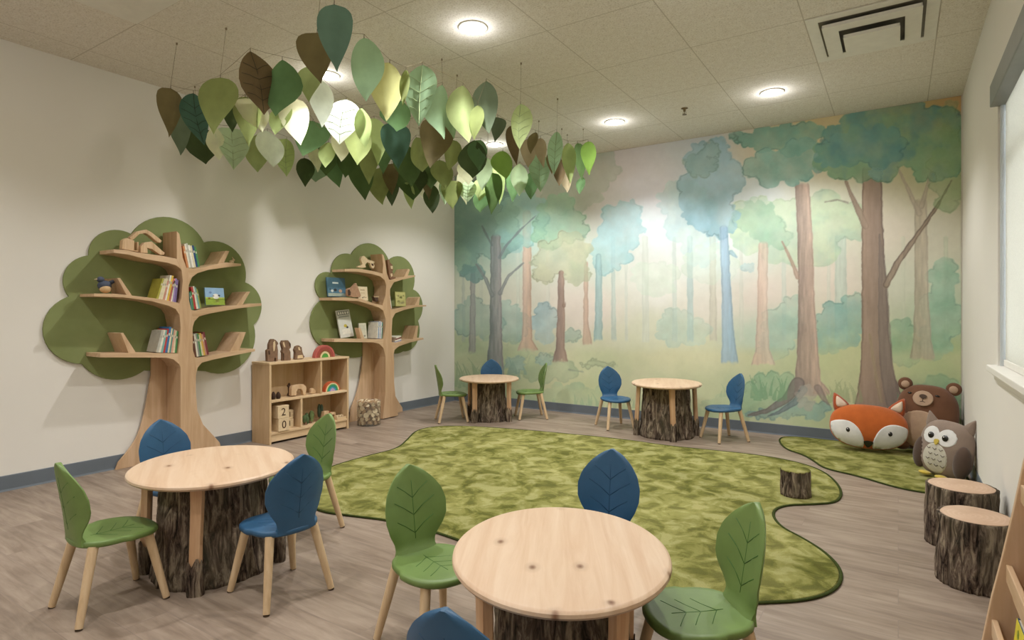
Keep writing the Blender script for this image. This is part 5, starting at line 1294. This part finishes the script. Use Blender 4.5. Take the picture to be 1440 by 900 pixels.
# bear
be = Cushion(lambda a: sup(a, .222+.02*max(0, -math.sin(a)), .272, .28, 2.7), .105)
t = cushion_thing('bear_cushion', .196, 6.045, .305, math.radians(-5), math.radians(-10), math.radians(4), 'large brown bear cushion with tan belly sitting in the mural wall corner')
bobj('body', be.body(seed=7), brown, t, True)
for s in (-1, 1):
    bm = bmesh.new(); blob(bm, (s*.168, 0, .262), (.055, .024, .055)); bobj('ear', bm, brown, t, True)
    bm = bmesh.new(); blob(bm, (s*.166, -.016, .258), (.032, .013, .032)); bobj('inner_ear', bm, tan, t, True)
    bm = bmesh.new(); blob(bm, (s*.150, -.035 if s < 0 else -.055, -.252), (.062, .05, .044)); bobj('foot', bm, brown, t, True)
bobj('belly', be.patch(-.035, -.105, ell(.165, .155)), tan, t, True)
bobj('muzzle', be.patch(-.03, .150, ell(.072, .066), off=.016), tan, t, True)
bobj('nose', be.patch(-.03, .168, ell(.028, .018), off=.026, N=24), dkb, t, True)
bobj('mouth', be.line([[(-.03, .150), (-.03, .128)], [(-.048, .120), (-.03, .126), (-.012, .120)]], .0018, .018), dkb, t, True)
for s in (-1, 1):
    x_, z_ = -.03+s*.095, .185; bm = bmesh.new(); blob(bm, (x_, -(be.h(x_, z_)+.003), z_), (.016, .006, .008)); bobj('eye', bm, blk_, t, True)
# owl
ow = Cushion(lambda a: sup(a, .19+.012*max(0, -math.sin(a)), .215, .205, 2.9), .095)
t = cushion_thing('owl_cushion', .286, 5.22, .209, math.radians(-36), math.radians(-8), math.radians(4), 'taupe owl cushion with big white eyes leaning against the right wall')
t.scale = (.95, .95, .95)
bobj('body', ow.body(seed=11), taupe, t, True)
for s in (-1, 1):
    bobj('ear_tuft', ear([(s*.178, .12), (s*.172, .262), (s*.155, .262), (s*.07, .185), (s*.09, .14)], .020, 0), taupe, t, True)
    bobj('eye_patch', ow.patch(-.015+s*.058, .092, ell(.066, .066)), white, t, True)
    ex, ez = -.015+s*.052, .090
    bm = bmesh.new(); blob(bm, (ex, -(ow.h(ex, ez)+.007), ez), (.022, .009, .024)); bobj('eye', bm, blk_, t, True)
    bm = bmesh.new(); blob(bm, (ex-.006, -(ow.h(ex, ez)+.015), ez+.008), (.005, .003, .005), 8); bobj('eye_glint', bm, white, t, True)
    w = bmesh.new(); blob(w, (s*.155, -.055 if s > 0 else -.03, -.06), (.058, .048, .122)); bobj('wing', w, dkb, t, True)
    f = bmesh.new(); blob(f, (-.01+s*.06, -.085, -.198), (.040, .045, .015)); bobj('foot', f, yel, t, True)
bobj('beak', ow.patch(-.015, .055, star(-.015, .055, [(-.038, .072), (.008, .072), (-.008, .025), (-.022, .025)]), off=.014, N=20), yel, t, True)
bobj('belly', ow.patch(-.02, -.075, ell(.092, .115), off=.005), cream, t, True)
L = []
for r, z0 in enumerate((-.005, -.045, -.085, -.125)):
    for q in range(-1, 2):
        x0 = -.02+q*.045+(.018 if r % 2 else 0)
        if abs(x0+.02) > .068: continue
        L.append([(x0-.014, z0+.007), (x0, z0-.005), (x0+.014, z0+.007)])
bobj('feather_marks', ow.line(L, .002, .008), dkb, t, True)

# ------------------------------------------------------------------ hanging paper leaf canopy
LC = {'brown': ('7a6f4c', 'brown'), 'umber': ('706044', 'dark brown'), 'teal': ('4f7060', 'dark teal'), 'grey': ('6a7860', 'grey-green'), 'olive': ('8d985e', 'olive'), 'dark': ('4c5c3a', 'very dark green'),
      'green': ('688a5c', 'mid green'), 'mint': ('b9cfa8', 'pale mint'), 'white': ('e2ebda', 'white-green'), 'cream': ('dfe0bc', 'cream'), 'lime': ('b3c684', 'lime green'), 'slate': ('6c8a7a', 'slate green'),
      'sage': ('9ab892', 'sage green'), 'yellow': ('cfcf8c', 'pale yellow'), 'lolive': ('abba80', 'light olive'), 'dgreen': ('587044', 'dark green'), 'tan': ('a89a7c', 'tan'), 'bright': ('7fa04c', 'bright green')}
LM = {k_: leafmat(v[0], 'paper_'+k_) for k_, v in LC.items()}
leaves = [  # top px, tip px, width px, colour, veined
 (240,124,235,195,27,'brown',0),(272,131,286,203,31,'teal',1),(258,160,253,220,22,'grey',0),(310,109,300,190,44,'olive',0),(278,176,291,231,38,'dark',0),(352,72,370,161,48,'umber',1),
 (397,84,388,165,42,'green',0),(348,138,368,184,36,'cream',0),(345,136,350,207,32,'olive',0),(303,178,308,225,22,'cream',0),(325,180,328,239,38,'mint',1),(326,148,327,187,18,'dark',0),
 (366,188,362,242,30,'lolive',0),(376,184,388,233,33,'white',0),(402,148,386,190,26,'lime',0),(415,138,423,203,36,'cream',0),(447,110,452,180,30,'white',0),(487,140,478,204,44,'white',1),
 (403,195,404,248,26,'lime',1),(440,170,425,222,40,'green',0),(481,180,481,227,24,'cream',0),(428,222,429,263,22,'dark',0),(441,224,444,256,28,'sage',0),(441,203,447,242,16,'cream',0),
 (455,206,458,247,28,'dgreen',0),(466,208,480,262,30,'green',0),(489,213,485,251,26,'dgreen',0),(509,152,517,207,20,'lime',0),(500,180,502,232,32,'olive',0),
 (446,46,452,118,42,'brown',0),(440,92,435,145,30,'lolive',0),(470,6,474,103,42,'slate',0),(512,53,514,142,40,'sage',0),(548,88,545,170,42,'yellow',0),(571,98,566,150,12,'olive',0),
 (594,91,588,177,40,'sage',1),(565,142,555,187,38,'green',0),(622,119,628,195,30,'sage',0),(651,120,660,200,36,'lolive',0),(684,114,688,188,32,'grey',0),(700,165,694,201,18,'grey',0),
 (672,148,667,198,18,'olive',0),(526,166,531,232,26,'lime',0),(556,173,560,238,36,'teal',0),(606,164,602,236,42,'brown',0),(585,193,598,243,32,'olive',0),(574,205,578,263,34,'dgreen',0),
 (520,205,519,260,24,'olive',0),(505,226,514,281,30,'dgreen',0),(534,236,540,289,28,'olive',0),(551,230,552,275,20,'brown',0),(553,252,552,290,16,'dark',0),(571,234,581,281,34,'dgreen',0),
 (571,256,579,294,14,'lime',0),(606,248,606,291,30,'cream',0),(609,260,609,300,20,'dark',0),(604,226,606,266,28,'dgreen',0),(603,240,604,281,15,'brown',0),(618,225,626,266,28,'olive',0),
 (634,196,630,240,22,'olive',0),(667,197,665,251,36,'dark',0),(676,197,673,241,24,'green',0),(655,224,660,261,26,'cream',0),(645,243,656,288,13,'cream',0),(626,250,626,289,14,'mint',0),
 (636,254,637,295,26,'olive',0),(660,254,658,284,22,'mint',1),(685,222,678,268,20,'mint',0),(679,250,674,283,24,'lolive',0),(693,243,690,302,22,'dgreen',0),(676,268,676,299,22,'green',0),
 (699,230,702,288,15,'lime',0),(707,212,713,251,27,'bright',0),(731,230,731,276,22,'mint',0),(722,176,727,233,17,'umber',0),(732,146,732,211,26,'lolive',1),(741,196,742,236,20,'tan',0),
 (753,186,745,216,13,'brown',0),(760,194,765,236,15,'tan',0),(757,213,760,270,26,'sage',1),(745,243,747,281,17,'green',0),(783,185,778,245,19,'sage',1),(799,201,802,259,17,'lime',0),
 (812,201,822,256,17,'dgreen',0),(827,199,830,248,19,'bright',0),(789,224,786,262,15,'umber',0),(797,236,798,271,17,'tan',0),(776,213,776,246,12,'brown',0),(819,249,815,273,11,'green',0),
 (462,200,458,236,20,'lime',0),(543,205,538,246,18,'green',0),(590,232,590,270,18,'dark',0),(722,240,720,285,20,'green',0),(640,150,638,196,20,'sage',0)]
rs = random.Random(8)
PFS = [ # heart shaped, broad ovate, narrow, kite shaped
 [(0, .10), (.015, .22), (.05, .34), (.13, .45), (.24, .5), (.38, .49), (.52, .43), (.66, .33), (.80, .20), (.92, .07), (1, .003)],
 [(0, .02), (.03, .14), (.09, .29), (.19, .42), (.32, .5), (.46, .49), (.60, .42), (.73, .31), (.85, .18), (.94, .07), (1, .003)],
 [(0, .02), (.05, .14), (.14, .30), (.28, .44), (.42, .5), (.56, .48), (.70, .38), (.83, .22), (.93, .08), (1, .003)],
 [(0, .04), (.03, .20), (.10, .36), (.22, .47), (.36, .5), (.50, .44), (.64, .33), (.78, .20), (.90, .09), (1, .003)]]
def leaf_w(f, P_):
    for (a, u), (b, v) in zip(P_[:-1], P_[1:]):
        if f <= b: return u+(v-u)*(f-a)/(b-a)
    return 0
tops = []
groups = {}
for i, L in enumerate(leaves): groups.setdefault(L[5], []).append(i)
NUM = ['first', 'second', 'third', 'fourth', 'fifth', 'sixth', 'seventh', 'eighth', 'ninth', 'tenth', 'eleventh', 'twelfth', 'thirteenth', 'fourteenth', 'fifteenth']
CNT = {2: 'two', 3: 'three', 4: 'four', 5: 'five', 6: 'six', 7: 'seven', 8: 'eight', 9: 'nine', 10: 'ten', 11: 'eleven', 12: 'twelve', 13: 'thirteen', 14: 'fourteen', 15: 'fifteen'}
lab = {}
for c, ids in groups.items():
    ids.sort(key=lambda i: leaves[i][0]); n = len(ids)
    for r, i in enumerate(ids):
        big = leaves[i][3]-leaves[i][1] > 62
        sz = 'large ' if big else ('small ' if leaves[i][3]-leaves[i][1] < 40 else '')
        if n == 1: s_ = '%s%s paper leaf hanging in the canopy' % (sz, LC[c][1])
        elif r == 0: s_ = 'leftmost %s%s paper leaf of the %s hanging in the canopy' % (sz, LC[c][1], CNT[n])
        elif r == n-1: s_ = 'rightmost %s%s paper leaf of the %s hanging in the canopy' % (sz, LC[c][1], CNT[n])
        else: s_ = '%s%s paper leaf, %s from the left of the %s in the canopy' % (sz, LC[c][1], NUM[r], CNT[n])
        lab[i] = s_+(', dark veins' if leaves[i][5] in ('umber', 'teal') and leaves[i][6] else '')
for i, (tx, ty, bx_, by_, w, c, vein) in enumerate(leaves):
    zt = 2.70
    d = FPX*(zt-EYE)/(437-ty)
    d = min(d, 5.95)+rs.uniform(-.12, .12)
    for _ in range(30):
        zt = EYE+(437-ty)*d/FPX; l = (tx-720)/FPX*d; x = -_s*d+_c*l; y = _c*d+_s*l
        if x < XL+.22: d -= .06
        else: break
    for lx, ly in ((-3.65, 3.0), (-3.65, 5.24), (-2.26, 3.0)):      # keep clear of the lamps
        if math.hypot(x-lx, y-ly) < .40 and (x < lx+.05 or y > ly):
            d += .36; zt = EYE+(437-ty)*d/FPX; l = (tx-720)/FPX*d; x = max(-_s*d+_c*l, XL+.16); y = _c*d+_s*l; break
    Lg = (by_-ty)*d/FPX; Wd = w*d/FPX
    yaw = rs.uniform(-.6, .6); facing = math.atan2(-y, -x)+yaw
    Wd = 1.16*Wd/max(.6, math.cos(yaw)); lean = (bx_-tx)/(by_-ty)
    o_ = thing('paper_leaf', (x, y, zt), lab[i], 'paper leaf', 'paper leaves of the hanging canopy', rz=facing+math.pi/2)
    # local: x across, y thickness, z down
    lean = lean*math.cos(yaw); curl = rs.uniform(-.12, .12); fold = rs.uniform(-.15, .42); prof = PFS[rs.choice((0, 0, 1, 1, 2, 3))]; skew = rs.uniform(-.10, .10); tw = rs.uniform(-.5, .5); sway = rs.uniform(-.05, .05); cup = rs.uniform(-.9, .9)
    bm = bmesh.new(); NV, NU = 16, 6
    def P(f, u):
        h = leaf_w(f, prof)*Wd*(1+skew*(1 if u > 0 else -1)); xx = h*u
        an = tw*(f-.4); yy = fold*abs(xx)+cup*xx*xx/max(Wd, .05)
        return Vector((xx*math.cos(an)-yy*math.sin(an)+lean*Lg*f+sway*Lg*math.sin(f*3.1), xx*math.sin(an)+yy*math.cos(an)+curl*math.sin(f*2.6)*Lg+.004*math.sin(f*9+u*3), -Lg*f+(.05*Lg*(1-abs(u)*2)*-1 if False else 0)))
    G = [[bm.verts.new(P((j/NV)**1.25, -1+2*q/NU)) for q in range(NU+1)] for j in range(1, NV)]
    tp = bm.verts.new(P(0, 0)); bt = bm.verts.new(P(1, 0))
    for q in range(NU):
        bm.faces.new((tp, G[0][q], G[0][q+1])); bm.faces.new((bt, G[-1][q+1], G[-1][q]))
        for j in range(len(G)-1): bm.faces.new((G[j][q], G[j+1][q], G[j+1][q+1], G[j][q+1]))
    bobj('blade', bm, LM[c], o_, True)
    if vein:
        bm = bmesh.new()
        for sd in (.0016, -.0016):
            tube(bm, [P(f, 0)+Vector((0, sd, 0)) for f in (.02, .3, .6, .95)], .0014, 4)
            for f in (.18, .34, .5, .66):
                for u in (-1, 1): tube(bm, [P(f+.12, 0)+Vector((0, sd, 0)), P(f+.04, u*.45)+Vector((0, sd, 0)), P(f, u*.85)+Vector((0, sd, 0))], .0011, 4)
        bobj('veins', bm, plain('2e3324' if c in ('umber', 'teal') else '8f9c72', .7, .02), o_)
    bm = bmesh.new(); tube(bm, [(0, 0, .018), (0, 0, -.004)], [.0016, .002], 5); bobj('stem', bm, plain('4a3a28', .8, .05), o_)
    tops.append(Vector((x, y, zt+.019)))
# garland cords: each strings together neighbouring leaves and is tied up to the ceiling at both ends
left = set(range(len(tops))); chains = []
while left:
    cur = min(left, key=lambda i: leaves[i][0]); left.discard(cur); ch = [cur]
    while left and len(ch) < 9:
        nx_ = min(left, key=lambda i: (tops[i]-tops[ch[-1]]).length)
        if (tops[nx_]-tops[ch[-1]]).length > .75: break
        ch.append(nx_); left.discard(nx_)
    chains.append(ch)
cordm = plain('8a7c66', .85, .1, 80, name='brown_cord')
CORDN = ['leftmost', 'second from left', 'third from left', 'fourth from left', 'fifth from left', 'sixth from left', 'seventh from left', 'eighth from left', 'ninth from left', 'tenth from left', 'eleventh from left', 'twelfth from left', 'thirteenth from left', 'fourteenth from left', 'fifteenth from left', 'sixteenth from left', 'seventeenth from left', 'eighteenth from left']
chains.sort(key=lambda ch: sum(leaves[i][0] for i in ch)/len(ch))
for ci, ch in enumerate(chains):
    P = [tops[i] for i in ch]
    a = P[0]+Vector((-.02, .05, 0)); a.z = ZC-.001; b = P[-1]+Vector((.03, -.04, 0)); b.z = ZC-.001
    pts = [a]
    for p, q in zip(P, P[1:]): pts += [p, (p+q)/2-Vector((0, 0, .004))]
    pts += [P[-1], b]
    org = P[0].copy(); bm = bmesh.new(); tube(bm, [p-org for p in pts], .0013, 5)
    for e in (a, b): lathe_c = e-org; tube(bm, [lathe_c, lathe_c+Vector((0, 0, -.012))], .006, 8)
    o = bobj('garland_cord', bm, cordm, None, False, org)
    tag(o, 'thin brown cord holding paper leaves, %s of the canopy cords' % CORDN[min(ci, len(CORDN)-1)], 'cord', 'cords of the leaf canopy')
